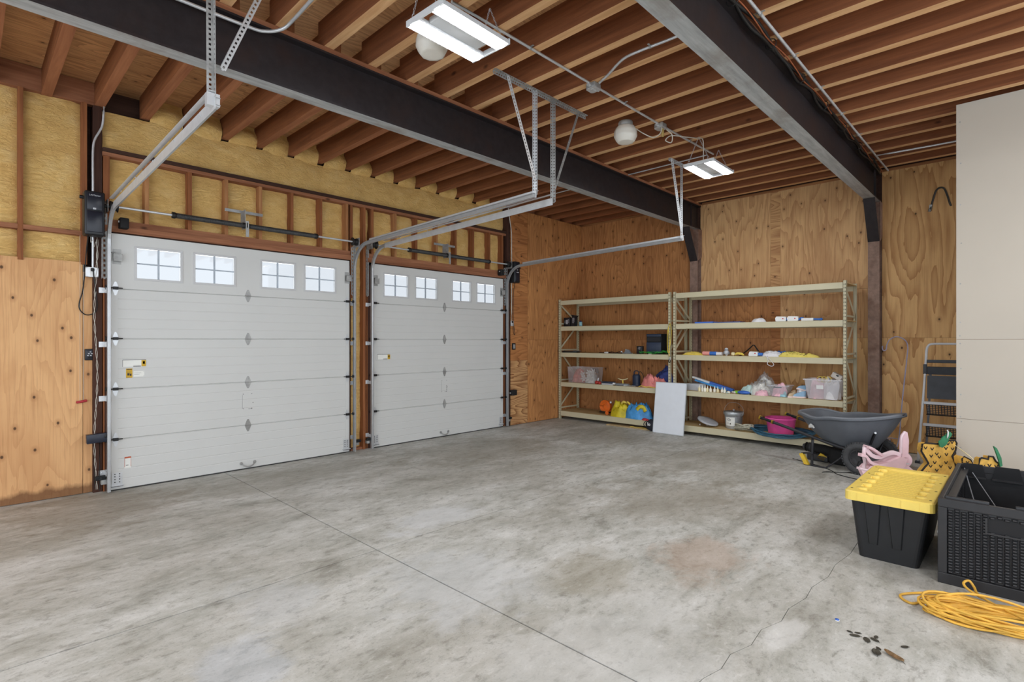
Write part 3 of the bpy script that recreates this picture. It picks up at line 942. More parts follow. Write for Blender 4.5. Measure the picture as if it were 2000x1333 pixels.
st = sticker(d1, 1.205, 1.262, 1.19, 1.29, ['label_yellow', 'label_black', 'label_white', 'label_red'],
             [(1, (0.08, 0.92, 0.86, 0.94)), (1, (0.12, 0.85, 0.70, 0.72)), (1, (0.12, 0.78, 0.60, 0.62)), (1, (0.2, 0.55, 0.25, 0.5)), (1, (0.6, 0.85, 0.2, 0.45)), (1, (0.1, 0.9, 0.06, 0.08))])
sticker(d1, 1.272, 1.37, 1.20, 1.26, SM, [(1, (0.05, 0.7, 0.66, 0.69)), (1, (0.05, 0.55, 0.42, 0.45)), (1, (0.93, 0.97, 0.86, 0.93)), (1, (0.93, 0.97, 0.03, 0.12))])
sticker(d1, 1.192, 1.25, 0.225, 0.345, SM, [(3, (0, 1, 0.86, 1.0)), (1, (0.2, 0.6, 0.22, 0.27)), (3, (0.0, 0.06, 0.1, 0.86)), (3, (0.94, 1.0, 0.1, 0.86))])
m = MB()
for i in range(7):
    m.box(5.575 + 0.004 * (i % 2), 5.590 - 0.003 * (i % 3 == 0), -0.0012, 0.0, 0.745 + i * 0.016, 0.752 + i * 0.016)
m.build('marker_writing', 'label_black', d2)

# ================================================================== TRACKS, HANGERS, SPRINGS, OPENERS
def perforated(m, p, q, w=0.034, la=(1, 0, 0), lb=(0, 1, 0), pitch=0.03, th=0.002):
    """slotted angle iron: two legs, each a strip with a row of real holes"""
    p = Vector(p); q = Vector(q)
    d = (q - p); L = d.length; d.normalize()
    for leg in (la, lb):
        u = Vector(leg); u = (u - d * u.dot(d)).normalized()
        nrm = d.cross(u).normalized()
        mt = Matrix((u, nrm, d)).transposed()
        r = w * 0.32
        m.obox(p + u * r / 2 + d * L / 2, (r, th, L), mt)
        m.obox(p + u * (w - r / 2) + d * L / 2, (r, th, L), mt)
        n = max(1, int(L / pitch))
        for i in range(n + 1):
            c = min(L, max(0, i * L / n))
            m.obox(p + u * w / 2 + d * c, (w - 2 * r + 0.0005, th, pitch * 0.52), mt)
    return m
ZT0, ZT1, YT = 2.945, 3.01, 3.44
def door_track(label, x, side, ang_out):
    """side: +1 if the door lies towards +x of the track"""
    t = thing('door_track', label, 'track', (x, 0, 0), group='garage door tracks')
    path = [(0, 6.862, 0.012), (0, 6.862, 1.3), (0, 6.862, 2.60)]
    path += [Vector((0, 6.862 - 0.34 + 0.34 * math.cos(a * PI / 20), 2.60 + 0.34 * math.sin(a * PI / 20))) for a in range(1, 11)]
    n0 = len(path)
    path += [(0, 6.0, ZT0 + 0.012), (0, 4.6, ZT0 + 0.04), (0, YT, ZT1)]
    prof = [(-0.021, 0.017), (-0.022, 0.006), (-0.020, -0.010), (0.020, -0.010), (0.022, 0.006), (0.021, 0.017)]
    MB().sweep(prof, path, (side, 0, 0), smooth=False).build('rail', 'rail', t, solid=0.003)
    # stiffening angle along the level run
    m = MB()
    a = [(0, 6.5, ZT0 + 0.002), (0, YT - 0.01, ZT1)]
    xo = -side * 0.014
    m.sweep([(-0.022, 0.0), (-0.022, 0.003), (0.050, 0.003), (0.050, 0.0)], [(xo, a[0][1], a[0][2]), (xo, a[1][1], a[1][2])], (-side, 0, 0), True, True, False)
    m.bar((xo - side * 0.018, a[0][1], a[0][2] + 0.050), (xo - side * 0.018, a[1][1], a[1][2] + 0.050), 0.036, 0.003)
    for y in (6.1, 5.5, 4.9, 4.3, 3.7):
        m.cyl((xo - side * 0.004, y, ZT0 + 0.05), (xo - side * 0.010, y, ZT0 + 0.05), 0.006, 6)
    m.build('stiffener_angle', 'galv', t)
    # vertical angle that carries the bearing plate, and jamb brackets
    m = MB()
    perforated(m, (-side * 0.045, 6.955, 2.25), (-side * 0.045, 6.955, 2.93), 0.05, (side, 0, 0), (0, -1, 0), 0.05)
    m.build('flag_bracket', 'galv_dull', t)
    for z in (0.20, 0.98, 1.55, 2.12):
        m = MB().box(-0.065, 0.01, 6.966, 6.971, z - 0.028, z + 0.028) if side > 0 else MB().box(-0.01, 0.065, 6.966, 6.971, z - 0.028, z + 0.028)
        xx = -0.016 * side
        m.box(min(xx, xx - 0.004 * side), max(xx, xx - 0.004 * side), 6.862, 6.97, z - 0.022, z + 0.022)
        m.cyl((-0.045 * side, 6.966, z), (-0.045 * side, 6.958, z), 0.008, 6)
        m.build('jamb_bracket', 'galv', t)
    return t
door_track('galvanised door track at the far left, beside the wall-mounted opener', 1.045, 1, -1)
door_track('galvanised door track on the right side of the left garage door', 3.868, -1, 1)
door_track('galvanised door track on the left side of the right garage door', 4.145, 1, -1)
door_track('galvanised door track ending in front of the back wall column', 6.968, -1, 1)

h = thing('track_hanger', 'slotted steel hanger holding the leftmost door track', 'hanger', (1.03, 3.46, 3.0))
perforated(MB(), (0, 0, 0.03), (0, 0.02, 1.05), 0.038, (-1, 0, 0), (0, -1, 0)).build('hanger_strut', 'galv_dull', h)
perforated(MB(), (0.03, -0.01, 0.22), (0.36, -0.01, 1.05), 0.034, (1, 0, 0), (0, -1, 0)).build('diagonal_strut', 'galv', h)
MB().box(-0.04, 0.03, -0.012, 0.03, -0.02, 0.055).build('foot_clip', 'galv', h)
h = thing('track_hanger', 'slotted steel hanger with a top bar holding the two middle tracks', 'hanger', (4.0, 3.47, 3.0))
perforated(MB(), (-0.66, 0, 1.052), (0.74, 0.0, 1.052), 0.036, (0, -1, 0), (0, 0, -1)).build('top_bar', 'galv_dull', h)
perforated(MB(), (-0.10, -0.005, 0.02), (-0.10, -0.005, 1.04), 0.034, (-1, 0, 0), (0, -1, 0)).build('hanger_strut', 'galv', h)
perforated(MB(), (0.175, -0.005, 0.0), (0.175, -0.005, 1.04), 0.036, (-1, 0, 0), (0, -1, 0)).build('hanger_strut', 'galv_dull', h)
perforated(MB(), (-0.12, -0.012, 0.16), (-0.50, -0.012, 1.04), 0.034, (1, 0, 0), (0, -1, 0)).build('diagonal_strut', 'galv', h)
perforated(MB(), (0.19, -0.012, 0.16), (0.58, -0.012, 1.04), 0.030, (1, 0, 0), (0, -1, 0)).build('diagonal_strut', 'galv_dull', h)
h = thing('track_hanger', 'slotted steel hanger holding the track end in front of the column', 'hanger', (6.95, 3.46, 3.0))
perforated(MB(), (0, 0, 0.02), (0, 0.0, 1.05), 0.034, (1, 0, 0), (0, -1, 0)).build('hanger_strut', 'galv', h)
perforated(MB(), (-0.02, -0.01, 0.12), (-0.30, -0.01, 1.05), 0.034, (1, 0, 0), (0, -1, 0)).build('diagonal_strut', 'galv', h)
perforated(MB(), (-0.34, 0.0, 1.052), (0.06, 0.0, 1.052), 0.034, (0, -1, 0), (0, 0, -1)).build('top_bar', 'galv', h)

def spring_assembly(label, xa, xb, s0, s1, s2):
    t = thing('torsion_spring', label, 'spring assembly', (0, 6.83, 2.99))
    MB().cyl((xa, 0, 0), (xb, 0, 0), 0.0127, 12).build('shaft', 'galv', t)
    def coil(a, b):
        n = int((b - a) / 0.0098)
        pts = []
        for i in range(n * 9 + 1):
            u = i / 9
            pts.append((a + (b - a) * u / n, 0.026 * math.cos(2 * PI * u), 0.026 * math.sin(2 * PI * u)))
        m = MB().tube(pts, 0.0052, 5)
        m.cyl((a, 0, 0), (b, 0, 0), 0.0245, 12)
        o = m.build('spring', 'spring', t)
        for x in (a, b):
            MB().lathe([(0.012, -0.02), (0.036, -0.02), (0.036, 0.008), (0.028, 0.022), (0.012, 0.022)], (x, 0, 0), 14, (1, 0, 0), True, True).build('winding_cone', 'black_steel', o)
    coil(s0, s1 - 0.02); coil(s1 + 0.02, s2)
    m = MB().box(s1 - 0.018, s1 + 0.018, -0.05, -0.044, -0.14, 0.05)
    m.box(s1 - 0.006, s1 + 0.006, -0.05, 0.115, -0.03, 0.03)
    m.lathe([(0.013, -0.012), (0.038, -0.012), (0.038, 0.012), (0.013, 0.012)], (s1, 0, 0), 14, (1, 0, 0), True, True)
    m.box(s1 - 0.02, s1 - 0.014, -0.03, 0.12, 0.03, 0.19)
    m.build('center_bracket', 'galv_dull', t)
    m = MB().box(s1 - 0.20, s1 + 0.24, 0.117, 0.123, 0.17, 0.205)
    for dx in (-0.18, -0.02, 0.2, 0.23):
        m.cyl((s1 + dx, 0.117, 0.187), (s1 + dx, 0.108, 0.187), 0.012, 6)
    m.build('backing_strap', 'galv_dull', t)
    for x, sg in ((xa + 0.02, 1), (xb - 0.02, -1)):
        MB().lathe([(0.013, -0.03), (0.05, -0.03), (0.052, -0.02), (0.044, 0.0), (0.044, 0.03), (0.058, 0.034), (0.058, 0.04), (0.013, 0.04)], (x, 0, 0), 18, (sg, 0, 0), True, True).build('cable_drum', 'black_steel', t)
        m = MB().box(x - sg * 0.05 - 0.002, x - sg * 0.05 + 0.002, -0.045, 0.12, -0.07, 0.06)
        m.lathe([(0.013, -0.008), (0.026, -0.008), (0.026, 0.008), (0.013, 0.008)], (x - sg * 0.05, 0, 0), 12, (1, 0, 0), True, True)
        m.build('bearing_plate', 'galv_dull', t)
    return t
spring_assembly('dark torsion springs on a shaft above the left garage door', 1.06, 3.87, 1.63, 2.39, 3.28)
spring_assembly('dark torsion springs on a shaft above the right garage door', 4.14, 6.98, 4.78, 5.54, 6.47)

MAT['opener_face'] = plain('opener_navy_black', rgb(30, 32, 42), 0.3)
def opener(label, x0, x1, y0, y1, z0, z1, mark):
    t = thing('garage_door_opener', label, 'door opener', ((x0 + x1) / 2, (y0 + y1) / 2, z0))
    w, d, hh = (x1 - x0) / 2, (y1 - y0) / 2, z1 - z0
    MB().rbox(-w, w, -d, d, 0, hh, 0.016, 3).build('housing', 'black', t)
    MB().rbox(-w + 0.018, w - 0.018, -d - 0.006, -d + 0.01, 0.03, hh * 0.55, 0.006).build('lamp_cover', 'opener_face', t)
    MB().rbox(-w + 0.02, w - 0.02, -d - 0.003, -d + 0.01, hh * 0.57, hh - 0.02, 0.006).build('front_panel', 'opener_face', t)
    MB().cyl((w, 0.0, hh * 0.73), (w + 0.07, 0.0, hh * 0.73), 0.02, 12).build('drive_collar', 'black_steel', t)
    MB().cyl((-w, 0.0, hh * 0.86), (-w - 0.03, 0.0, hh * 0.86), 0.018, 10).build('mounting_lug', 'black', t)
    MB().rbox(-0.015, 0.010, -d - 0.007, -d, hh * 0.58, hh * 0.58 + 0.018, 0.003).build('indicator_badge', 'silver', t)
    if mark:
        text(t, 'LiftMaster', 0.023, (0, -d - 0.0045, hh * 0.90), (PI / 2, 0, 0), 'silver')
    else:
        MB().box(-0.03, 0.03, -d - 0.0075, -d - 0.004, hh * 0.47, hh * 0.50).build('indicator_badge', 'silver', t)
    return t
op1 = opener('black wall-mounted opener at the upper left of the left garage door', 0.835, 1.0, 6.745, 6.90, 2.655, 3.10, True)
op2 = opener('black wall-mounted opener between the right garage door and the plywood', 7.03, 7.18, 6.74, 6.89, 2.66, 3.05, False)
# cable tension monitors beside the drums
for x, lab in ((1.185, 'small black cable monitor on the header by the left opener'), (6.83, 'small black cable monitor on the header by the right opener')):
    t = thing('cable_monitor', lab, 'sensor', (x, 6.90, 2.80))
    MB().rbox(-0.045, 0.035, -0.06, 0.04, -0.02, 0.09, 0.008).build('housing', 'blackmatte', t)
    MB().cyl((-0.055, -0.02, 0.05), (-0.045, -0.02, 0.05), 0.012, 10).build('pulley', 'galv', t)
# ================================================================== STORAGE RACKS
LEV = [0.16, 0.745, 1.345, 1.875, 2.40]      # top of each shelf
XF, XB = 8.46, 9.10                          # front and back faces of the racks
def rack(label, y0, y1):
    t = thing('storage_rack', label, 'rack', (0, 0, 0), group='beige steel storage racks')
    H = 2.425
    for x, sx in ((XF, 1), (XB, -1)):
        for y, sy in ((y0, 1), (y1, -1)):
            m = MB()
            a, b = sorted((x, x + sx * 0.003)); c, d = sorted((y, y + sy * 0.042))
            m.box(a, b, c, d, 0.004, H)
            e, f = sorted((y, y + sy * 0.003)); g_, h_ = sorted((x, x + sx * 0.038))
            m.box(g_, h_, e, f, 0.004, H)
            e, f = sorted((y + sy * 0.039, y + sy * 0.042))
            m.box(g_, h_, e, f, 0.004, H)
            c0, c1 = sorted((x - sx * 0.006, x + sx * 0.045)); d0, d1 = sorted((y - sy * 0.004, y + sy * 0.05))
            m.box(c0, c1, d0, d1, 0.0, 0.004)
            po = m.build('post', 'rack', t)
            if x == XF:
                s = MB()
                n = int(H / 0.05)
                for i in range(1, n):
                    z = 0.02 + i * 0.05
                    for q, sl in ((0.012, 0.3), (0.030, -0.3)):
                        yy = y + sy * q
                        s.prism([(-0.004 - sl * 0.004, -0.009), (0.002 - sl * 0.004, -0.009), (0.004 + sl * 0.004, 0.009), (-0.004 + sl * 0.004, 0.009)],
                                (XF - 0.0012, yy, z), (0, 1, 0), (0, 0, 1), (1, 0, 0), 0.002)
                tag(s.build('slots', 'slot', po), kind='stuff')
            else:
                s = MB()
                for i in range(1, int(H / 0.05)):
                    z = 0.02 + i * 0.05
                    s.box(x - 0.025, x - 0.015, min(y + sy * 0.0415, y + sy * 0.043), max(y + sy * 0.0415, y + sy * 0.043), z - 0.008, z + 0.008)
                tag(s.build('slots', 'slot', po), kind='stuff')
    for z in LEV:
        hgt = 0.10 if z < 0.3 else 0.085
        for x, sx in ((XF, 1), (XB, -1)):
            m = MB()
            a, b = sorted((x + sx * 0.004, x + sx * 0.034))
            m.box(a, b, y0 + 0.043, y1 - 0.043, z - hgt, z - 0.012)
            a, b = sorted((x + sx * 0.004, x + sx * 0.016))
            m.box(a, b, y0 + 0.043, y1 - 0.043, z - 0.012, z + 0.001)
            m.build('shelf_beam', 'rack', t, bevel=0.002)
        MB().box(XF + 0.017, XB - 0.017, y0 + 0.004, y1 - 0.004, z - 0.0115, z).build('shelf_board', 'rackdeck', t)
        for k in range(1, 4):
            y = y0 + (y1 - y0) * k / 4
            MB().box(XF + 0.034, XB - 0.034, y - 0.02, y + 0.02, z - 0.04, z - 0.0125).build('shelf_support', 'rack', t)
    for y, sy in ((y0, 1), (y1, -1)):
        yy = y + sy * 0.02
        for z0, z1, fl in ((0.25, 0.75, 1), (0.80, 1.38, -1), (1.42, 1.92, 1), (1.95, 2.33, -1)):
            xa, xb = (XF + 0.02, XB - 0.02) if fl > 0 else (XB - 0.02, XF + 0.02)
            MB().bar((xa, yy, z0), (xb, yy, z1), 0.032, 0.012, (0, 1, 0)).build('side_brace', 'rack', t)
        for z in (0.22, 0.785, 1.40, 1.935):
            MB().bar((XF + 0.01, yy, z), (XB - 0.01, yy, z), 0.012, 0.028).build('side_tie', 'rack', t)
    return t
rack('beige steel rack with five shelves standing in the left corner', 4.395, 6.865)
rack('beige steel rack with five shelves left of the wheelbarrow', 1.775, 4.345)

# ================================================================== CONDUITS AND WIRING
MAT['cable_white'] = plain('cable_white', rgb(206, 200, 188), 0.6)
MAT['cable_black'] = plain('cable_black', rgb(22, 22, 22), 0.5)
MAT['copper'] = plain('copper_pipe', rgb(176, 104, 70), 0.4, 0.6)
def conduit(label, pts, r=0.0115, straps=(), boxes=(), mat='galv', bend=4):
    t = thing('conduit', label, 'conduit')
    path = smooth_path(pts, bend) if bend else pts
    MB().tube(path, r, 8).build('pipe', mat, t)
    for p, ax in straps:
        p = Vector(p)
        m = MB()
        a = Vector((0, 1, 0)) if ax == 'x' else Vector((1, 0, 0))
        d = Vector((1, 0, 0)) if ax == 'x' else Vector((0, 1, 0))
        mt = Matrix((a, d, Vector((0, 0, 1)))).transposed()
        m.obox(p + Vector((0, 0, 0.012)), (0.07, 0.018, 0.003), mt)
        m.cyl(p - d * 0.009, p + d * 0.009, r + 0.0035, 10)
        m.build('strap', 'galv_dull', t)
    for c in boxes:
        c = Vector(c)
        m = MB().rbox(c.x - 0.052, c.x + 0.052, c.y - 0.052, c.y + 0.052, c.z - 0.02, c.z + 0.03, 0.008)
        bx = m.build('junction_box', 'galv_dull', t)
        m = MB().prism([(-0.055, -0.04), (-0.04, -0.055), (0.04, -0.055), (0.055, -0.04), (0.055, 0.04), (0.04, 0.055), (-0.04, 0.055), (-0.055, 0.04)],
                       (c.x, c.y, c.z - 0.026), (1, 0, 0), (0, 1, 0), (0, 0, 1), 0.006)
        for dx in (-0.018, 0.018):
            m.cyl((c.x + dx, c.y, c.z - 0.026), (c.x + dx, c.y, c.z - 0.030), 0.014, 10)
        m.build('cover_plate', 'galv', bx)
        for dx in (-0.075, 0.075):
            MB().cyl((c.x + dx * 0.7, c.y, c.z), (c.x + dx * 1.15, c.y, c.z), 0.017, 8).build('connector', 'galv', bx)
    return t
zc = ZJ - 0.0125
conduit('steel conduit with two junction boxes running under the middle of the ceiling', [(2.45, 2.98, zc), (4.2, 2.98, zc), (5.5, 2.98, zc), (6.85, 2.95, zc)], 0.0115,
        [((3.3, 2.98, zc), 'x'), ((4.75, 2.98, zc), 'x'), ((6.2, 2.965, zc), 'x')], [(4.2, 2.98, ZJ - 0.032), (5.5, 2.98, ZJ - 0.032)])
conduit('short bent conduit branching from the ceiling junction box to the right beam', [(4.2, 2.91, zc), (4.12, 2.75, zc), (3.99, 2.52, zc), (3.975, 2.34, zc), (3.99, 2.1, zc), (4.0, 1.68, zc)], 0.0115, [((3.98, 2.25, zc), 'y')])
conduit('conduit along the left beam that bends away under a joist', [(0.1, 4.188, 3.935), (0.9, 4.188, 3.94), (1.45, 4.188, 3.945), (1.60, 4.175, 3.955), (1.70, 4.10, 3.985), (1.733, 3.97, 4.02), (1.735, 3.6, zc), (1.735, 2.9, zc)], 0.013)
conduit('pale conduit running beside the right beam to the back wall', [(1.0, 1.43, zc), (4.0, 1.43, zc), (7.0, 1.43, zc), (9.25, 1.425, zc)], 0.0125,
        [((4.15, 1.43, zc), 'x'), ((4.97, 1.43, zc), 'x'), ((5.78, 1.43, zc), 'x'), ((6.6, 1.43, zc), 'x'), ((7.42, 1.43, zc), 'x')])
conduit('thin bright conduit crossing the joists toward the drywall top', [(8.33, 1.40, 4.02), (8.38, 0.9, 4.02), (8.41, 0.40, 4.02)], 0.012)
conduit('thin conduit crossing from the right garage door over the beam to the far fixture', [(6.98, 6.86, 4.035), (6.86, 6.2, 4.035), (6.82, 5.3, 4.035), (6.81, 4.4, 4.035), (6.805, 3.6, 4.035), (6.8, 3.02, 4.035)], 0.0085)
conduit('conduit dropping from the ceiling to the outlet box behind the left opener', [(1.02, 6.93, 4.04), (1.01, 6.955, 3.86), (0.985, 6.965, 3.78), (0.945, 6.97, 3.68), (0.932, 6.972, 3.55), (0.932, 6.972, 3.2), (0.932, 6.974, 2.7), (0.932, 6.985, 2.355)], 0.0105)
# bundle on the right beam
t = thing('cable_bundle', 'black cables and a copper pipe sagging along the top of the right beam', 'cables')
pts = []; ptc = []; ptk = []
for i in range(34):
    x = 2.6 + i * 0.195
    pts.append((x, 1.497 + 0.012 * math.sin(i * 1.9), 3.985 + 0.02 * math.sin(i * 1.3)))
    ptk.append((x, 1.485 + 0.014 * math.sin(i * 1.1 + 2), 4.012 + 0.014 * math.sin(i * 0.9)))
    ptc.append((x, 1.468 + 0.012 * math.sin(i * 1.27 + 1), 4.0 + 0.022 * math.sin(i * 1.27)))
MB().tube(smooth_path(pts, 3), 0.013, 7).build('cable', 'cable_black', t)
MB().tube(smooth_path(ptk, 3), 0.015, 7).build('cable', 'cable_black', t)
MB().tube(smooth_path(ptc, 3), 0.006, 6).build('copper_pipe', 'copper', t)
for i in range(2, 33, 4):
    MB().tube(arc((2.6 + i * 0.195, 1.485, 3.995), 0.042, 0, 2 * PI, 14, (0, 1, 0), (0, 0, 1)), 0.004, 5).build('cable_tie', 'cable_black', t)
# flexible leads of the far fixture and of the jar lamp
attach(MB().tube(smooth_path([(5.53, 2.93, 3.99), (5.62, 2.90, 3.94), (5.68, 2.94, 3.88), (5.62, 2.98, 3.90), (5.66, 2.93, 3.95), (5.85, 2.86, 3.97), (6.05, 2.82, 4.0), (6.18, 2.80, 4.025), (6.22, 2.80, 3.95), (6.24, 2.81, 3.80), (6.26, 2.82, 3.745)], 6), 0.006, 7).build('power_cord', 'cable_white'), farled)
attach(MB().tube(smooth_path([(5.24, 3.16, 3.985), (5.34, 3.10, 3.93), (5.44, 3.04, 3.90), (5.48, 2.98, 3.93), (5.44, 2.93, 3.97), (5.46, 2.95, 3.995)], 6), 0.0055, 7).build('power_cord', 'cable_white'), jarlamp)
MAT['brass'] = plain('brass_plug', rgb(186, 160, 96), 0.5)
attach(MB().cyl((5.49, 2.95, 3.985), (5.50, 2.95, 3.90), 0.018, 10, 0.013).build('plug', 'brass'), jarlamp)

# ================================================================== THINGS ON THE DOOR WALL
t = thing('outlet_box', 'grey surface-mounted outlet box with a black plug, under the left opener', 'outlet', (0.925, 6.985, 2.25))
MB().rbox(-0.055, 0.055, -0.02, 0.0, 0.0, 0.105, 0.008).build('box', 'galv', t)
MB().prism([(-0.05, 0.02), (-0.035, 0.004), (0.035, 0.004), (0.05, 0.02), (0.05, 0.085), (0.035, 0.101), (-0.035, 0.101), (-0.05, 0.085)], (0, -0.02, 0), (1, 0, 0), (0, 0, 1), (0, -1, 0), 0.003).build('cover_plate', 'galv', t)
MB().box(-0.018, 0.018, -0.025, -0.022, 0.012, 0.093).build('receptacle', 'white', t)
MB().rbox(-0.014, 0.016, -0.05, -0.024, 0.06, 0.092, 0.006).build('plug', 'cable_black', t)
attach(MB().tube(smooth_path([(0.875, 6.83, 2.66), (0.872, 6.93, 2.5), (0.868, 6.985, 2.3), (0.85, 7.0, 2.1), (0.825, 7.005, 1.98), (0.83, 7.005, 1.91), (0.875, 7.005, 1.86), (0.93, 6.985, 1.87), (0.965, 6.97, 1.93), (0.955, 6.965, 2.1), (0.938, 6.955, 2.25), (0.93, 6.94, 2.325)], 8), 0.0055, 7).build('power_cord', 'cable_black'), op1)
t = thing('signal_wire', 'thin pale twisted wires running from the left opener down to the floor', 'wires')
for k in range(2):
    pp = []
    for i in range(60):
        z = 2.68 - i * 0.0448
        pp.append((0.955 + 0.007 * math.sin(i * 1.1 + k * PI) + 0.012 * math.sin(i * 0.21 + 1), 6.962 + 0.005 * math.cos(i * 1.1 + k * PI), z))
    MB().tube(pp, 0.0022, 5).build('wire', 'cable_white', t)
MB().tube(smooth_path([(0.90, 6.87, 2.67), (0.905, 6.9, 2.6), (0.925, 6.9, 2.63), (0.935, 6.92, 2.56), (0.955, 6.95, 2.62), (0.965, 6.96, 2.5), (0.958, 6.962, 2.4)], 5), 0.0022, 5).build('wire', 'cable_white', t)
MB().tube([(0.945, 6.965, 0.55), (0.94, 6.968, 0.3), (0.945, 6.965, 0.05)], 0.003, 5).build('wire', 'cable_black', t)
MB().tube([(0.985, 6.96, 0.55), (0.985, 6.96, 0.3), (0.985, 6.955, 0.02)], 0.0035, 5).build('wire', 'cable_black', t)
t = thing('wall_control', 'black garage door wall control with buttons, left of the near garage door', 'wall control', (0.915, 7.03, 1.385))
MB().rbox(-0.045, 0.045, -0.02, 0.0, 0.0, 0.118, 0.006).build('housing', 'black', t)
MB().rbox(-0.033, 0.033, -0.025, -0.018, 0.012, 0.106, 0.004).build('face', 'opener_face', t)
m = MB()
for dx, dz in ((-0.012, 0.07), (0.014, 0.07), (0.0, 0.088), (0.004, 0.05), (-0.02, 0.05)):
    m.box(dx - 0.006, dx + 0.006, -0.0275, -0.024, dz - 0.004, dz + 0.004)
m.build('button', 'silver', t)
MB().rbox(-0.02, 0.02, -0.028, -0.024, 0.022, 0.036, 0.002).build('rocker', 'blackmatte', t)
MAT['redhandle'] = plain('red_plastic', rgb(168, 34, 44), 0.4)
t = thing('release_handle', 'small red pull handle hanging on a pale cord on the left plywood', 'handle', (0.845, 7.012, 0.96))
MB().rbox(-0.045, 0.045, -0.012, 0.012, -0.012, 0.012, 0.006).build('grip', 'redhandle', t, rot=(0, R(-9), 0))
for dx in (-0.012, 0.016):
    MB().cyl((dx, 0.012, 0.0), (dx, 0.012, 1.72), 0.0018, 5).build('cord', 'cable_white', t)
t = thing('tension_bracket_box', 'dark navy box on a bracket beside the door track near the floor', 'sensor', (0.96, 6.90, 0.535))
MB().rbox(-0.09, 0.09, -0.03, 0.035, 0.0, 0.092, 0.004).build('housing', 'navy', t, rot=(0, R(-2), 0))
MB().rbox(0.052, 0.076, -0.036, -0.028, 0.045, 0.078, 0.004).build('lens', 'black', t)
MB().box(-0.02, 0.06, 0.03, 0.07, 0.02, 0.07).build('bracket', 'galv_dull', t)
t = thing('photo_eye', 'small black safety sensor low on the left door jamb', 'sensor', (1.0, 6.90, 0.11))
MB().rbox(-0.06, 0.03, -0.02, 0.02, 0.03, 0.075, 0.006).build('housing', 'blackmatte', t)
MB().cyl((-0.02, -0.02, 0.05), (-0.02, -0.032, 0.05), 0.014, 10).build('lens', 'black', t)
MB().box(-0.01, 0.05, -0.004, 0.06, -0.02, 0.035).build('bracket', 'galv_dull', t)
for x, lab, sg in ((3.93, 'small black safety sensor at the foot of the foam strip between the doors', 1), (4.10, 'small black safety sensor at the foot of the right door left track', -1), (7.05, 'small black safety sensor at the foot of the right door near the plywood', 1)):
    t = thing('photo_eye', lab, 'sensor', (x, 6.89, 0.10))
    MB().rbox(-0.03, 0.045, -0.018, 0.018, 0.03, 0.07, 0.005).build('housing', 'blackmatte', t)
    MB().cyl((sg * 0.03, -0.018, 0.05), (sg * 0.03, -0.03, 0.05), 0.012, 8).build('lens', 'black', t)
    MB().box(-0.02, 0.02, -0.003, 0.05, -0.01, 0.032).build('bracket', 'galv_dull', t)
attach(MB().tube(smooth_path([(7.10, 6.80, 2.67), (7.13, 6.86, 2.5), (7.125, 6.872, 2.2), (7.135, 6.872, 1.95), (7.17, 6.872, 1.75), (7.165, 6.872, 1.70), (7.14, 6.872, 1.74), (7.12, 6.872, 1.86), (7.105, 6.87, 1.90)], 6), 0.005, 6).build('power_cord', 'cable_black'), op2)
t = thing('outlet_box', 'small grey outlet box under the right opener', 'outlet', (7.10, 6.885, 1.86))
MB().rbox(-0.035, 0.035, -0.02, 0.0, 0.0, 0.10, 0.006).build('box', 'galv', t)
MB().rbox(-0.02, 0.02, -0.026, -0.018, 0.06, 0.095, 0.004).build('plug', 'cable_black', t)
t = thing('conduit', 'thin conduit rising beside the right garage door up to the foam', 'conduit')
MB().tube(smooth_path([(7.09, 6.875, 1.95), (7.09, 6.875, 2.6), (7.09, 6.875, 3.3), (7.08, 6.87, 3.6), (7.02, 6.86, 3.85), (6.99, 6.86, 4.03)], 4), 0.008, 7).build('pipe', 'cable_white', t)
t = thing('wall_control', 'small dark wall control right of the far garage door', 'wall control', (7.15, 6.888, 1.42))
MB().rbox(-0.04, 0.04, -0.022, 0.0, 0.0, 0.12, 0.006).build('housing', 'black', t)
MB().rbox(-0.025, 0.025, -0.026, -0.02, 0.02, 0.10, 0.004).build('face', 'galv_dull', t)
t = thing('tension_bracket_box', 'small black box on the plywood low beside the far garage door', 'sensor', (7.13, 6.875, 0.57))
MB().rbox(-0.07, 0.07, -0.035, 0.012, 0.0, 0.10, 0.005).build('housing', 'blackmatte', t)
MB().box(-0.09, -0.07, -0.01, 0.012, 0.03, 0.06).build('bracket', 'galv_dull', t)
t = thing('wire_label', 'white paper label on the door post beside the far garage door', 'label', (7.045, 6.9185, 1.0))
MB().box(-0.025, 0.025, -0.001, 0.0, 0.0, 0.05).build('paper', 'white', t)
MB().box(-0.018, 0.018, -0.0015, -0.001, 0.02, 0.03).build('print', 'galv_dull', t)
# bent bar hung on the right part of the back wall
MAT['rebar'] = steel('rebar', rgb(72, 70, 66), 0.6, 0.4)
t = thing('wall_hook', 'dark bent steel bar hung upside down like a U on the plywood', 'hook', (XW - 0.012, 0.835, 3.42))
hp = smooth_path([(0, 0.115, -0.05), (0, 0.098, 0.03), (0, 0.065, 0.17), (0, 0.04, 0.235), (0, 0.0, 0.258), (0, -0.04, 0.235), (0, -0.072, 0.14), (0, -0.098, 0.03), (0, -0.112, -0.01)], 6)
MB().tube(hp, 0.0115, 8).build('bar', 'rebar', t)
MB().tube([(-0.004, 0.117, -0.05), (-0.004, 0.10, 0.04)], 0.018, 8).build('grip', 'galv_dull', t)
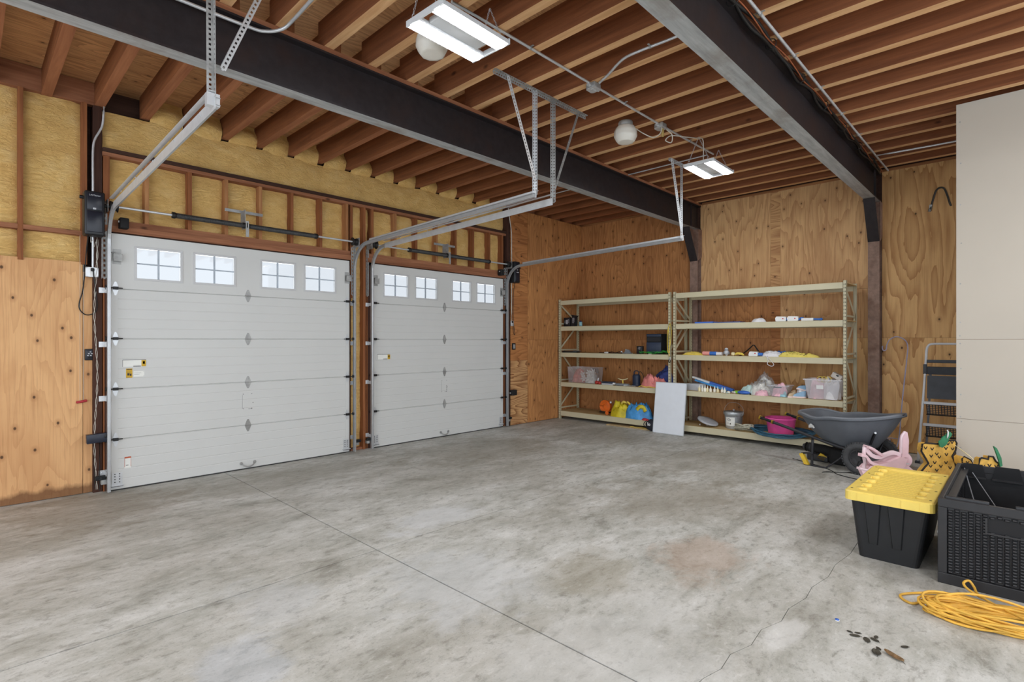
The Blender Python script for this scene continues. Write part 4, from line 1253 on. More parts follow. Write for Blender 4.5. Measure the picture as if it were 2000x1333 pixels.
# ================================================================== THINGS ON THE RACKS
def P(name, r, g, b, rough=0.5, var=0.05, **k):
    plain(name, rgb(r, g, b), rough, 0, var, **k)
P('pkg_black', 30, 28, 32, 0.35); P('pkg_print', 168, 166, 170, 0.5); P('can_blue', 150, 196, 206, 0.3); P('can_cap', 44, 50, 88, 0.4)
P('green_strap', 66, 186, 74, 0.6, 0.12); P('bin_navy', 48, 58, 78, 0.4); P('grey_plastic', 122, 126, 130, 0.5); P('orange', 226, 110, 34, 0.5, 0.1)
P('clear_pink', 206, 120, 104, 0.4, 0.25, scale=14); P('petal', 214, 206, 196, 0.6, 0.1); P('pink_cloth', 226, 138, 132, 0.8, 0.08); P('blue_cloth', 58, 70, 132, 0.8, 0.15)
P('yellow_nylon', 206, 186, 40, 0.45, 0.1); P('sky_nylon', 72, 148, 208, 0.45, 0.12); P('yellow_rope', 222, 196, 88, 0.7, 0.1); P('pump_blue', 38, 48, 68, 0.4)
P('red_plastic2', 170, 52, 44, 0.35); P('blue_panel', 66, 82, 138, 0.35, 0.1); P('pale_cloth', 224, 222, 224, 0.8, 0.05); P('blue_bright', 58, 110, 188, 0.4, 0.1)
P('yellow_print', 228, 208, 104, 0.7, 0.05); P('dark_fleck', 54, 44, 34, 0.8); P('pink_toy', 238, 160, 148, 0.6, 0.08); P('pink_light', 240, 176, 196, 0.6)
P('bottle_white', 236, 232, 216, 0.35, 0.03); P('bottle_cream', 228, 214, 170, 0.4); P('lime', 142, 208, 60, 0.5); P('pouch_blue', 62, 104, 186, 0.5)
P('floral', 222, 218, 208, 0.7, 0.18, scale=22); P('pastel_pink', 236, 186, 196, 0.6, 0.12, scale=16); P('pastel_mint', 190, 216, 210, 0.6, 0.12); P('tan_shoe', 206, 182, 148, 0.7)
P('blue_shoe', 150, 186, 214, 0.7, 0.12); P('shoe_sole', 236, 216, 210, 0.6); P('hose', 54, 96, 118, 0.5, 0.15); P('rope_grey', 176, 172, 154, 0.8, 0.2, scale=30)
P('magenta', 240, 92, 170, 0.4, 0.05); plain('pail', rgb(176, 180, 182), 0.35, 0.5, 0.15); P('disc_grey', 176, 178, 182, 0.5, 0.05); P('cardboard', 176, 152, 112, 0.85, 0.1)
P('navy_bag', 34, 36, 46, 0.7); P('skirt_red', 196, 60, 60, 0.6)
MAT['clear_bin'] = clear_glass('clear_bin', (0.97, 0.975, 0.98, 1), 0.12, 0.10)
MAT['frosted_bin'] = clear_glass('frosted_bin', (0.98, 0.96, 0.96, 1), 0.12, 0.25)
MAT['poly_bag'] = clear_glass('poly_bag', (0.96, 0.96, 0.96, 1), 0.14, 0.16)

def heap(c, sx, sy, sz, seed=0.0, n=26, fold=0.55, p=2.6):
    """crumpled cloth: creased dome sitting flat on its base at c"""
    m = MB()
    c = Vector(c)
    def fn(u, v):
        t = 2 * PI * u
        r = v
        q = Vector((math.cos(t) * r * 2.1 + seed, math.sin(t) * r * 2.1, seed * 0.7))
        w = 1.0 + 0.22 * noise.noise(Vector((math.cos(t) * 1.4 + seed, math.sin(t) * 1.4, seed)))
        crease = abs(noise.noise(q * 1.5)) * 0.9 + 0.5 * abs(noise.noise(q * 3.4)) + 0.25 * abs(noise.noise(q * 7.0))
        low = noise.noise(Vector((math.cos(t) * r * 1.1 + seed * 2, math.sin(t) * r * 1.1, 4.0)))
        h = sz * max(0.0, 1 - r ** (p + 1.6)) * (0.92 + 0.45 * low + fold * (0.30 - 1.15 * crease))
        return c + Vector((math.cos(t) * r * sx * w, math.sin(t) * r * sy * w, max(h, 0.003 if r < 0.999 else 0.0)))
    m.grid(max(n, 30), 18, fn, True, True)
    return m
def drum(m, c, r, h, n=14, r2=None):
    return m.lathe([(0.0005, 0), (r, 0), (r2 or r, h), (0.0005, h)], c, n)
def rows(m, y0, y1, z, n, x):
    for i in range(n):
        m.box(x - 0.001, x, y0 + random.uniform(0, .2) * (y1 - y0), y1 - random.uniform(0, .3) * (y1 - y0), z - i * 0.016, z - i * 0.016 + 0.006)
    return m

L0, L1, L2, L3 = LEV[0], LEV[1], LEV[2], LEV[3]
# -- left rack, fourth shelf
t = thing('package_box', 'square black package with pale print in the corner of the fourth shelf', 'box', (8.62, 6.74, L3))
MB().rbox(-0.05, 0.05, -0.075, 0.075, 0, 0.185, 0.004).build('box', 'pkg_black', t)
m = MB().box(-0.0515, -0.05, -0.025, 0.02, 0.05, 0.14); rows(m, -0.06, -0.03, 0.14, 5, -0.0505); rows(m, 0.03, 0.065, 0.12, 4, -0.0505); m.build('print', 'pkg_print', t)
t = thing('package_box', 'tall black bag-like package leaning beside the square one', 'box', (8.63, 6.605, L3))
MB().prism([(-0.05, 0), (0.05, 0), (0.04, 0.20), (0.07, 0.235), (-0.07, 0.225), (-0.04, 0.19)], (-0.04, 0, 0), (0, 1, 0), (0, 0, 1), (1, 0, 0), 0.08).build('bag', 'pkg_black', t, rot=(R(6), 0, 0))
m = MB(); rows(m, -0.035, 0.03, 0.17, 7, -0.0415); m.build('print', 'pkg_print', t, rot=(R(6), 0, 0))
t = thing('spray_can', 'small pale blue can with a dark cap on the fourth shelf', 'can', (8.72, 6.50, L3))
drum(MB(), (0, 0, 0), 0.033, 0.095).build('can', 'can_blue', t)
MB().lathe([(0.03, 0.095), (0.022, 0.105), (0.022, 0.118), (0.0005, 0.12)], n=12).build('cap', 'can_cap', t)
# -- left rack, third shelf
t = thing('flat_case', 'thin black case lying at the left end of the third shelf', 'case', (8.63, 6.62, L2))
MB().rbox(-0.07, 0.07, -0.12, 0.22, 0, 0.028, 0.006).build('case', 'black', t, rot=(0, 0, R(6)))
MB().rbox(-0.04, 0.05, -0.17, -0.02, 0.029, 0.04, 0.004).build('tray', 'grey_plastic', t)
t = thing('adapter_cable', 'black cable with a white plug lying on the third shelf', 'cable', (8.55, 5.62, L2))
MB().tube(smooth_path([(0.02, 0.16, 0.006), (0.05, 0.05, 0.03), (0.0, -0.05, 0.012), (0.06, -0.12, 0.035), (0.01, -0.2, 0.01), (0.08, -0.26, 0.008), (0.09, 0.1, 0.008), (0.06, 0.35, 0.006)], 6), 0.007, 6).build('cable', 'cable_black', t)
MB().rbox(-0.045, 0.0, 0.11, 0.18, 0.0, 0.03, 0.005).build('plug', 'white', t, rot=(0, 0, R(-8)))
MB().ball((0.05, -0.16, 0.03), 0.02, 10, 7).build('knob', 'white', t)
t = thing('clamp_mount', 'small grey clamp-like gadget on the third shelf', 'gadget', (8.58, 5.32, L2))
MB().rbox(-0.04, 0.04, -0.09, 0.09, 0, 0.02, 0.006).build('base', 'grey_plastic', t)
MB().prism([(-0.07, 0), (0.06, 0), (0.03, 0.055), (-0.03, 0.06)], (-0.02, 0, 0.018), (0, 1, 0), (0, 0, 1), (1, 0, 0), 0.04).build('arm', 'grey_plastic', t)
MB().cyl((0, -0.02, 0.06), (0, 0.04, 0.075), 0.014, 8).build('screw', 'galv', t)
t = thing('charger', 'small black charger standing left of the black shredder-like box', 'charger', (8.66, 5.10, L2))
MB().rbox(-0.03, 0.03, -0.06, 0.06, 0, 0.145, 0.006).build('housing', 'black', t)
m = MB(); rows(m, -0.03, 0.03, 0.115, 3, -0.0305); m.build('print', 'pkg_print', t)
t = thing('power_station', 'boxy black appliance with a navy front, tallest on the third shelf', 'appliance', (8.74, 4.80, L2))
MB().rbox(-0.12, 0.17, -0.15, 0.15, 0.0, 0.365, 0.012).build('body', 'blackmatte', t)
MB().rbox(-0.135, -0.11, -0.145, 0.145, 0.02, 0.215, 0.008).build('drawer', 'bin_navy', t)
MB().rbox(-0.13, -0.11, -0.145, 0.145, 0.315, 0.362, 0.006).build('top_trim', 'bin_navy', t)
MB().box(-0.1225, -0.12, -0.13, 0.13, 0.23, 0.305).build('recess', 'pkg_black', t)
m = MB()
t = thing('webbing_strap', 'tangled bright green strap in front of the black appliance', 'strap', (8.545, 4.74, L2))
pp = []
random.seed(21)
for i in range(40):
    u = i / 39
    pp.append((0.035 * math.sin(i * 1.7), 0.29 - 0.58 * u + 0.05 * math.sin(i * 2.3), 0.016 + 0.03 * (0.5 + 0.5 * math.sin(i * 1.31)) + 0.03 * math.exp(-((u - .82) / .1) ** 2)))
MB().sweep([(-0.013, 0.0), (0.013, 0.0), (0.013, 0.003), (-0.013, 0.003)], smooth_path(pp, 4), (0, 0, 1), True, True).build('webbing', 'green_strap', t)
MB().rbox(-0.03, 0.0, 0.06, 0.11, 0.0, 0.012, 0.003).build('tag', 'white', t)
t = thing('bungee_cord', 'yellow cord hung over the posts between the two racks', 'cord', (8.445, 4.40, 1.30))
MB().tube(smooth_path([(0, 0.0, 0.60), (-0.005, 0.035, 0.45), (-0.006, 0.042, 0.25), (0.0, 0.03, 0.08), (-0.004, -0.005, 0.2), (-0.006, -0.03, 0.42), (0, -0.01, 0.58), (-0.004, 0.02, 0.5), (-0.005, 0.0, 0.22), (-0.004, 0.012, 0.02)], 6), 0.006, 6).build('cord', 'yellow_rope', t)
MB().tube(arc((-0.008, 0.0, -0.06), 0.03, 0, 2 * PI, 14, (0, 0.6, 0), (0, 0, 1)), 0.006, 6, True).build('hook', 'black_steel', t)
MB().tube(arc((-0.012, -0.01, -0.02), 0.022, 0, 2 * PI, 12, (0, 0.6, 0), (0, 0, 1)), 0.005, 6, True).build('hook', 'galv', t)
# -- left rack, second shelf
def open_bin(t, w, d, h, mat, taper=0.88, lip=0.014, name='bin_wall'):
    """tapered box without a lid; w along y, d along x"""
    m = MB()
    def ring(k, z, e=0.0):
        return [(-d / 2 * k - e, -w / 2 * k - e, z), (d / 2 * k + e, -w / 2 * k - e, z), (d / 2 * k + e, w / 2 * k + e, z), (-d / 2 * k - e, w / 2 * k + e, z)]
    rs = [ring(taper, 0.004), ring(1, h), ring(1, h, lip), ring(1, h - 0.012, lip)]
    vs = [p for r in rs for p in r]
    fs = [(a * 4 + i, a * 4 + (i + 1) % 4, (a + 1) * 4 + (i + 1) % 4, (a + 1) * 4 + i) for a in range(3) for i in range(4)]
    m.add(vs, fs)
    m.add(rs[0], [(0, 3, 2, 1)])
    return m.build(name, mat, t, solid=0.003)
t = thing('clear_storage_bin', 'clear plastic bin holding pink and white decorations at the left end of the second shelf', 'bin', (8.68, 6.36, L1))
open_bin(t, 0.66, 0.30, 0.315, 'clear_bin', 0.93)
heap((0.0, 0.16, 0.006), 0.12, 0.15, 0.24, 3.3, fold=0.3).build('pink_filling', 'clear_pink', t)
m = MB()
for cx, cy, cz in ((-0.06, -0.02, 0.09), (-0.02, -0.12, 0.20), (-0.07, -0.17, 0.12), (-0.03, 0.03, 0.16), (-0.02, -0.22, 0.22)):
    for k in range(6):
        a = k * PI / 3 + cy * 9
        d = Vector((-0.35, math.cos(a), math.sin(a)))
        e = Vector((0, -math.sin(a), math.cos(a)))
        b0 = Vector((cx, cy, cz))
        m.add([b0, b0 + d * 0.045 + e * 0.02, b0 + d * 0.085, b0 + d * 0.045 - e * 0.02], [(0, 1, 2, 3)], True)
m.build('paper_flower', 'petal', t)
heap((0.02, -0.15, 0.006), 0.11, 0.14, 0.17, 8.8, fold=0.4).build('white_filling', 'floral', t)
MB().rbox(-0.02, 0.06, -0.29, -0.19, 0.2, 0.3, 0.01).build('dark_item', 'pkg_black', t)
t = thing('ornament', 'shiny red ornament in front of the clear bin', 'ornament', (8.53, 5.95, L1))
MB().ball((0, 0.02, 0.035), 0.038, 12, 9, (1, 1.2, 0.92)).build('bulb', 'red_plastic2', t)
MB().ball((-0.01, -0.05, 0.03), 0.032, 12, 9, (1, 1.1, 0.9)).build('bulb', 'red_plastic2', t)
MB().cyl((0, 0.0, 0.06), (0.01, -0.01, 0.12), 0.008, 8).build('stem', 'pale_cloth', t)
t = thing('small_case', 'low grey and black case right of the clear bin', 'case', (8.56, 5.72, L1))
MB().rbox(-0.06, 0.06, -0.12, 0.12, 0, 0.03, 0.005).build('base', 'silver', t)
MB().rbox(-0.058, 0.06, -0.118, 0.12, 0.031, 0.062, 0.005).build('lid', 'bin_navy', t)
t = thing('hand_tool', 'grey tool with a pale orange crossbar handle on the second shelf', 'tool', (8.55, 5.40, L1))
MB().rbox(-0.04, 0.04, -0.12, 0.14, 0, 0.045, 0.008).build('body', 'grey_plastic', t)
MB().cyl((0, 0.0, 0.045), (0, 0.0, 0.115), 0.012, 8).build('neck', 'yellow_rope', t)
MB().tube(smooth_path([(0, 0.11, 0.135), (0, 0.04, 0.115), (0, -0.03, 0.118), (0, -0.10, 0.14)], 5), 0.009, 7).build('crossbar', 'bottle_cream', t)
MB().cyl((-0.02, 0.15, 0.03), (-0.02, 0.20, 0.03), 0.02, 10).build('end_cap', 'white', t)
t = thing('water_pump', 'dark blue cylindrical pump with a carrying handle', 'pump', (8.68, 5.19, L1))
MB().lathe([(0.0005, 0), (0.085, 0), (0.085, 0.03), (0.072, 0.04), (0.072, 0.19), (0.06, 0.215), (0.0005, 0.22)], n=18).build('body', 'pump_blue', t)
MB().tube(smooth_path([(0, 0.05, 0.21), (0, 0.045, 0.265), (0, 0.0, 0.285), (0, -0.045, 0.265), (0, -0.05, 0.21)], 5), 0.011, 8).build('handle', 'pump_blue', t)
MB().tube(smooth_path([(0, -0.03, 0.22), (0.0, -0.08, 0.27), (0.0, -0.14, 0.2), (0, -0.18, 0.05), (-0.03, -0.22, 0.01)], 6), 0.006, 6).build('cable', 'cable_black', t)
t = thing('spanner', 'flat grey spanner lying below the pump', 'tool', (8.52, 5.22, L1))
MB().bar((0, 0.12, 0.012), (0.01, -0.10, 0.012), 0.026, 0.012).build('shank', 'galv_dull', t)
MB().cyl((0, 0.13, 0.004), (0, 0.13, 0.022), 0.026, 10).build('head', 'galv_dull', t)
t = thing('towel', 'crumpled salmon pink towel above the whiteboard', 'towel', (8.62, 4.80, L1))
heap((0, 0, 0), 0.12, 0.25, 0.20, 5.1, 40, 1.0).build('cloth', 'pink_cloth', t)
t = thing('blanket', 'folded navy blue blanket behind the pink towel', 'blanket', (8.86, 4.72, L1))
heap((0, 0, 0), 0.15, 0.21, 0.31, 9.2, 30, 0.5).build('cloth', 'blue_cloth', t)
t = thing('yellow_rope', 'loose yellow rope trailing out under the pink towel', 'rope', (8.50, 4.85, L1))
MB().tube(smooth_path([(0.02, 0.20, 0.008), (-0.01, 0.12, 0.03), (0.0, 0.05, 0.01), (-0.012, -0.04, 0.02), (0.0, -0.12, 0.008), (-0.015, -0.2, 0.012), (0.01, -0.26, 0.01)], 6), 0.009, 7).build('rope', 'yellow_rope', t)
# -- left rack, bottom shelf and below
t = thing('strap_reel', 'orange strap wound on a reel on the bottom shelf', 'strap', (8.66, 5.86, L0))
for i in range(9):
    r = 0.045 + i * 0.009
    MB().tube(arc((-0.02, 0.0, 0.155), r, 0, 2 * PI, 24, (0, 1, 0), (0, 0, 1)), 0.0055, 5, True).build('strap_wrap', 'orange', t)
MB().cyl((0.0, 0.0, 0.155), (0.05, 0.0, 0.155), 0.115, 20).build('reel', 'orange', t)
MB().rbox(-0.05, 0.06, -0.11, 0.11, 0.03, 0.06, 0.008).build('clip', 'blackmatte', t)
MB().cyl((-0.06, -0.07, 0.0375), (0.07, -0.07, 0.0375), 0.0375, 16).build('roll', 'orange', t)
MB().ball((0.0, -0.12, 0.24), 0.022, 8, 6).build('knot', 'pale_cloth', t)
t = thing('nylon_bag', 'crumpled yellow and sky blue nylon bundle on the bottom shelf', 'bag', (8.60, 5.27, L0))
heap((0, 0.18, 0), 0.13, 0.22, 0.25, 2.4, 44, 0.8, 3.2).build('yellow_half', 'yellow_nylon', t)
heap((0, -0.18, 0), 0.14, 0.28, 0.27, 6.7, 44, 0.85, 3.2).build('blue_half', 'sky_nylon', t)
MB().tube(smooth_path([(-0.04, 0.17, 0.24), (-0.05, 0.12, 0.29), (-0.03, 0.06, 0.27), (-0.06, 0.02, 0.29), (-0.04, -0.02, 0.25)], 5), 0.018, 7).build('strap_loop', 'yellow_rope', t)
MB().sweep([(-0.035, 0), (0.035, 0), (0.035, 0.004), (-0.035, 0.004)], smooth_path([(-0.11, -0.20, 0.17), (-0.10, -0.25, 0.23), (-0.07, -0.31, 0.22), (-0.08, -0.36, 0.15)], 4), (-1, 0, 0.3), True, True).build('yellow_flap', 'yellow_nylon', t)
heap((-0.10, -0.37, 0), 0.05, 0.07, 0.035, 1.2, 20).build('red_end', 'skirt_red', t)
t = thing('flat_board', 'thin board lying on the floor under the left rack', 'board', (8.60, 5.25, 0.0))
MB().box(-0.20, 0.25, -0.5, 0.42, 0.0, 0.02).build('board', 'cardboard', t)
MB().tube(smooth_path([(-0.19, -0.08, 0.025), (-0.17, -0.14, 0.03), (-0.19, -0.2, 0.024), (-0.15, -0.3, 0.026), (-0.18, -0.42, 0.025)], 5), 0.006, 6).build('string', 'yellow_rope', t)
t = thing('duffel_bag', 'black bag with white script peeking out left of the whiteboard', 'bag', (8.39, 4.70, 0.0))
MB().ball((0, 0, 0.105), 0.105, 20, 12, (0.55, 1.25, 1.0), 0.10, 4).build('bag', 'navy_bag', t)
MB().tube(smooth_path([(-0.04, 0.11, 0.07), (-0.05, 0.14, 0.1), (-0.04, 0.13, 0.15), (-0.02, 0.09, 0.18)], 5), 0.007, 6).build('strap', 'navy_bag', t)
text(t, 'le', 0.085, (-0.0615, 0.035, 0.125), (PI / 2, 0, -PI / 2), 'white', extrude=0.004)
# -- right rack, fourth shelf
t = thing('panel_sheet', 'thin dark blue panel lying along the fourth shelf of the right rack', 'panel', (8.55, 3.60, L3))
MB().box(-0.07, 0.16, -0.38, 0.05, 0.0, 0.018).build('panel', 'blue_panel', t)
MB().box(-0.085, 0.12, 0.055, 0.36, 0.0, 0.026).build('cover', 'pouch_blue', t)
t = thing('face_mask', 'small crumpled white mask on the fourth shelf', 'cloth', (8.55, 2.97, L3))
heap((0, 0, 0), 0.06, 0.10, 0.06, 4.4, 20, 0.6).build('cloth', 'pale_cloth', t)
for y, lab in ((2.635, 'left one of two white rounded sprayers on the fourth shelf'), (2.47, 'right one of two white rounded sprayers on the fourth shelf')):
    t = thing('white_sprayer', lab, 'sprayer', (8.53, y, L3), group='white sprayers on the fourth shelf')
    MB().prism([(-0.07, 0.004), (0.07, 0.004), (0.076, 0.03), (0.07, 0.072), (-0.06, 0.078), (-0.078, 0.05)], (-0.03, 0, 0), (0, -1, 0), (0, 0, 1), (1, 0, 0), 0.06).build('body', 'white', t, bevel=0.008)
    MB().box(-0.0315, -0.03, -0.04, -0.02, 0.035, 0.05).build('badge', 'skirt_red', t)
    MB().cyl((0, -0.072, 0.03), (0, -0.092, 0.03), 0.018, 10).build('neck', 'blue_bright', t)
t = thing('toy_blaster', 'blue and white plastic toy at the right of the white sprayers', 'toy', (8.54, 2.25, L3))
MB().rbox(-0.03, 0.03, -0.05, 0.11, 0.0, 0.045, 0.008).build('body', 'white', t)
MB().cyl((0, -0.05, 0.025), (0, -0.14, 0.022), 0.016, 10).build('barrel', 'blue_bright', t)
MB().rbox(-0.025, 0.025, 0.085, 0.125, 0.02, 0.058, 0.006).build('cap', 'blue_bright', t)
MB().ball((0, -0.145, 0.022), 0.022, 10, 7).build('tip', 'blue_bright', t)
# -- right rack, third shelf
t = thing('yellow_cloth', 'flat wrinkled yellow cloth at the left end of the right rack third shelf', 'cloth', (8.56, 4.02, L2))
heap((0, 0, 0), 0.07, 0.19, 0.06, 7.7, 30, 0.8, 1.5).build('cloth', 'yellow_rope', t)
t = thing('squeeze_toy', 'pink, blue and white rolled toy lying on the third shelf', 'toy', (8.56, 3.67, L2))
MB().cyl((0, 0.19, 0.035), (0, 0.07, 0.035), 0.034, 14).build('pink_end', 'pink_toy', t)
MB().cyl((0, 0.07, 0.033), (0, -0.04, 0.033), 0.033, 14).build('blue_middle', 'blue_bright', t)
MB().cyl((0, -0.04, 0.03), (0, -0.13, 0.03), 0.03, 14).build('white_end', 'pale_cloth', t)
t = thing('canister', 'small grey and white stacked canister standing on the third shelf', 'canister', (8.57, 3.475, L2))
MB().lathe([(0.0005, 0), (0.018, 0), (0.018, 0.02), (0.036, 0.03), (0.036, 0.075), (0.026, 0.082), (0.028, 0.105), (0.02, 0.125), (0.0005, 0.13)], n=16).build('body', 'silver', t)
MB().lathe([(0.0285, 0.086), (0.030, 0.09), (0.030, 0.10), (0.0285, 0.104)], n=16).build('band', 'grey_plastic', t)
for s_ in (-1, 1):
    MB().rbox(-0.012, 0.012, s_ * 0.043 - 0.007, s_ * 0.043 + 0.007, 0.018, 0.066, 0.003).build('side_pod', 'grey_plastic', t)
t = thing('cord_bundle', 'short yellow and cream cord bundle beside the wire stand', 'cord', (8.56, 3.31, L2))
MB().ball((0, 0.055, 0.032), 0.032, 12, 8).build('knob', 'bottle_cream', t)
for k in range(3):
    MB().tube(smooth_path([(0.012 * k - 0.01, 0.03, 0.012 + 0.01 * k), (0.0, -0.02, 0.03 + 0.012 * k), (0.01, -0.09, 0.02 + 0.01 * k), (0.0, -0.115, 0.012)], 5), 0.007, 6).build('cord', 'yellow_rope', t)
t = thing('wire_stand', 'bent black wire stand rising from the third shelf', 'wire stand', (8.78, 3.14, L2))
for dx in (-0.012, 0.022):
    MB().tube(smooth_path([(dx, 0.19, 0.004), (dx, 0.07, 0.10), (dx, 0.0, 0.168), (dx, -0.015, 0.172), (dx, -0.03, 0.162), (dx, -0.09, 0.07), (dx, -0.12, 0.004)], 5), 0.0055, 6).build('wire', 'cable_black', t)
MB().bar((-0.03, 0.2, 0.004), (0.04, 0.2, 0.004), 0.008, 0.008).build('foot', 'cable_black', t)
t = thing('white_sprayer', 'white rounded sprayer with a blue neck on the third shelf', 'sprayer', (8.53, 3.03, L2))
MB().prism([(-0.07, 0.004), (0.06, 0.004), (0.066, 0.03), (0.06, 0.072), (-0.055, 0.076), (-0.075, 0.03)], (-0.03, 0, 0), (0, -1, 0), (0, 0, 1), (1, 0, 0), 0.06).build('body', 'white', t, bevel=0.008)
MB().cyl((0, -0.064, 0.035), (0, -0.13, 0.035), 0.024, 10).build('neck', 'blue_bright', t)
MB().box(-0.0315, -0.03, -0.035, -0.015, 0.04, 0.055).build('badge', 'skirt_red', t)
t = thing('white_cloth', 'crumpled white cloth bundle with a dangling loop on the third shelf', 'cloth', (8.57, 2.79, L2))
heap((0, 0, 0), 0.075, 0.16, 0.085, 3.9, 30, 0.8).build('cloth', 'pale_cloth', t)
MB().tube(smooth_path([(-0.06, 0.08, 0.012), (-0.118, 0.03, 0.004), (-0.122, 0.005, -0.06), (-0.122, 0.015, -0.11), (-0.122, -0.04, -0.14), (-0.122, -0.075, -0.115), (-0.122, -0.03, -0.05), (-0.118, 0.02, 0.0), (-0.05, 0.03, 0.012)], 6), 0.0045, 6).build('loop', 'pale_cloth', t)
t = thing('blue_sleeve', 'blue sleeve between the white cloth and the yellow print cloth', 'cloth', (8.68, 2.66, L2))
heap((0, 0, 0), 0.07, 0.13, 0.085, 8.1, 22, 0.6).build('cloth', 'blue_bright', t)
t = thing('print_cloth', 'yellow cloth with dark specks lying at the right of the third shelf', 'cloth', (8.57, 2.41, L2))
h_ = heap((0, 0.06, 0), 0.085, 0.23, 0.085, 5.6, 34, 0.6, 1.8)
fl = MB()
for i in range(0, len(h_.v), 3):
    p = h_.v[i]
    if p.z > 0.012 and random.random() < 0.5:
        fl.obox(p + Vector((-0.001, 0, 0.0015)), (0.012, 0.016, 0.004))
h_.build('cloth', 'yellow_print', t)
tag(fl.build('specks', 'dark_fleck', t), kind='stuff')
heap((0, -0.17, 0), 0.06, 0.11, 0.06, 1.7, 24, 0.7, 1.2).build('cloth_tail', 'yellow_print', t)
# -- right rack, second shelf
t = thing('grey_carton', 'small pale grey carton right of the whiteboard top', 'box', (8.66, 4.03, L1))
MB().rbox(-0.08, 0.08, -0.14, 0.13, 0, 0.115, 0.004).build('carton', 'disc_grey', t)
MB().box(-0.0815, -0.08, -0.12, -0.07, 0.03, 0.07).build('label', 'white', t)
wand = thing('water_blaster', 'blue and white plank-shaped toy propped behind the little bottles', 'toy', (8.82, 3.80, L1))
MB().bar((0, 0.36, 0.215), (0, 0.05, 0.13), 0.05, 0.03).build('white_barrel', 'white', wand)
MB().bar((0.0, 0.05, 0.128), (0.0, -0.34, 0.02), 0.07, 0.05).build('blue_body', 'pouch_blue', wand)
MB().bar((-0.04, 0.30, 0.165), (-0.04, -0.25, 0.022), 0.03, 0.03).build('light_rail', 'sky_nylon', wand)
BT = [(8.52, 3.905), (8.53, 3.855), (8.51, 3.805), (8.54, 3.775), (8.52, 3.715), (8.55, 3.66), (8.53, 3.60), (8.56, 3.54), (8.54, 3.49)]
bt_lab = ['first', 'second', 'third', 'fourth', 'fifth', 'sixth', 'seventh', 'eighth', 'ninth']
for i, (x, y) in enumerate(BT):
    sc_ = 1.0 - 0.025 * i
    t = thing('paint_bottle', bt_lab[i] + ' little paint bottle from the grey carton in the row of nine', 'bottle', (x, y, L1), group='little paint bottles on the second shelf')
    MB().lathe([(0.0005, 0), (0.021, 0), (0.022, 0.004), (0.022, 0.055 * sc_), (0.012, 0.066 * sc_), (0.0005, 0.067 * sc_)], n=12).build('bottle', 'bottle_white' if i % 3 else 'bottle_cream', t)
    MB().lathe([(0.011, 0.066 * sc_), (0.010, 0.078 * sc_), (0.003, 0.112 * sc_), (0.0005, 0.114 * sc_)], n=10).build('nozzle', 'bottle_white', t)
t = thing('trinkets', 'jumble of small white trinkets right of the paint bottles', 'trinkets', (8.53, 3.42, L1))
random.seed(5)
for i in range(9):
    y = random.uniform(-0.10, 0.09); x = random.uniform(-0.05, 0.06); r = random.uniform(0.012, 0.024)
    MB().ball((x, y, r * 0.82), r, 9, 7, (1, 1.2, 0.85), 0.2, i).build('trinket', ['bottle_white', 'pastel_mint', 'petal', 'pastel_pink'][i % 4], t)
t = thing('green_pouch', 'flat lime green pouch lying on the second shelf', 'pouch', (8.56, 3.28, L1))
MB().ball((0, 0, 0.025), 0.025, 16, 9, (2.0, 3.4, 1.0), 0.06, 2).build('pouch', 'lime', t)
t = thing('blue_pouch', 'flat blue pouch lying in front of the plush pile', 'pouch', (8.51, 3.18, L1))
MB().ball((0, 0, 0.03), 0.03, 16, 9, (1.3, 3.3, 1.0), 0.06, 6).build('pouch', 'pouch_blue', t)
MB().ball((-0.01, -0.105, 0.014), 0.014, 8, 6).build('toggle', 'pkg_black', t)
t = thing('plastic_bag', 'clear plastic bags of floral baby things heaped on the second shelf', 'bag', (8.70, 2.98, L1))
heap((-0.02, -0.02, 0), 0.15, 0.20, 0.26, 2.9, 36, 0.6, 1.7).build('clothes', 'floral', t)
heap((-0.10, 0.17, 0), 0.08, 0.11, 0.12, 7.2, 24, 0.4).build('side_bag', 'pastel_mint', t)
heap((-0.02, -0.02, 0.001), 0.17, 0.23, 0.315, 2.9, 36, 0.7, 1.5).build('film', 'poly_bag', t)
heap((-0.15, -0.05, 0), 0.07, 0.10, 0.09, 4.1, 24, 0.5).build('pink_bundle', 'pastel_pink', t)
t = thing('clear_storage_bin', 'small clear bin of pastel clothes in the middle of the second shelf', 'bin', (8.57, 2.66, L1))
open_bin(t, 0.29, 0.22, 0.175, 'clear_bin', 0.72)
heap((0, 0.0, 0.008), 0.085, 0.115, 0.165, 9.4, 26, 0.4, 4).build('clothes', 'pastel_pink', t)
heap((-0.06, -0.05, 0.008), 0.035, 0.06, 0.08, 3.1, 18).build('blue_item', 'can_blue', t)
MB().rbox(-0.112, -0.104, -0.05, 0.06, 0.135, 0.155, 0.003).build('handle_slot', 'grey_plastic', t)
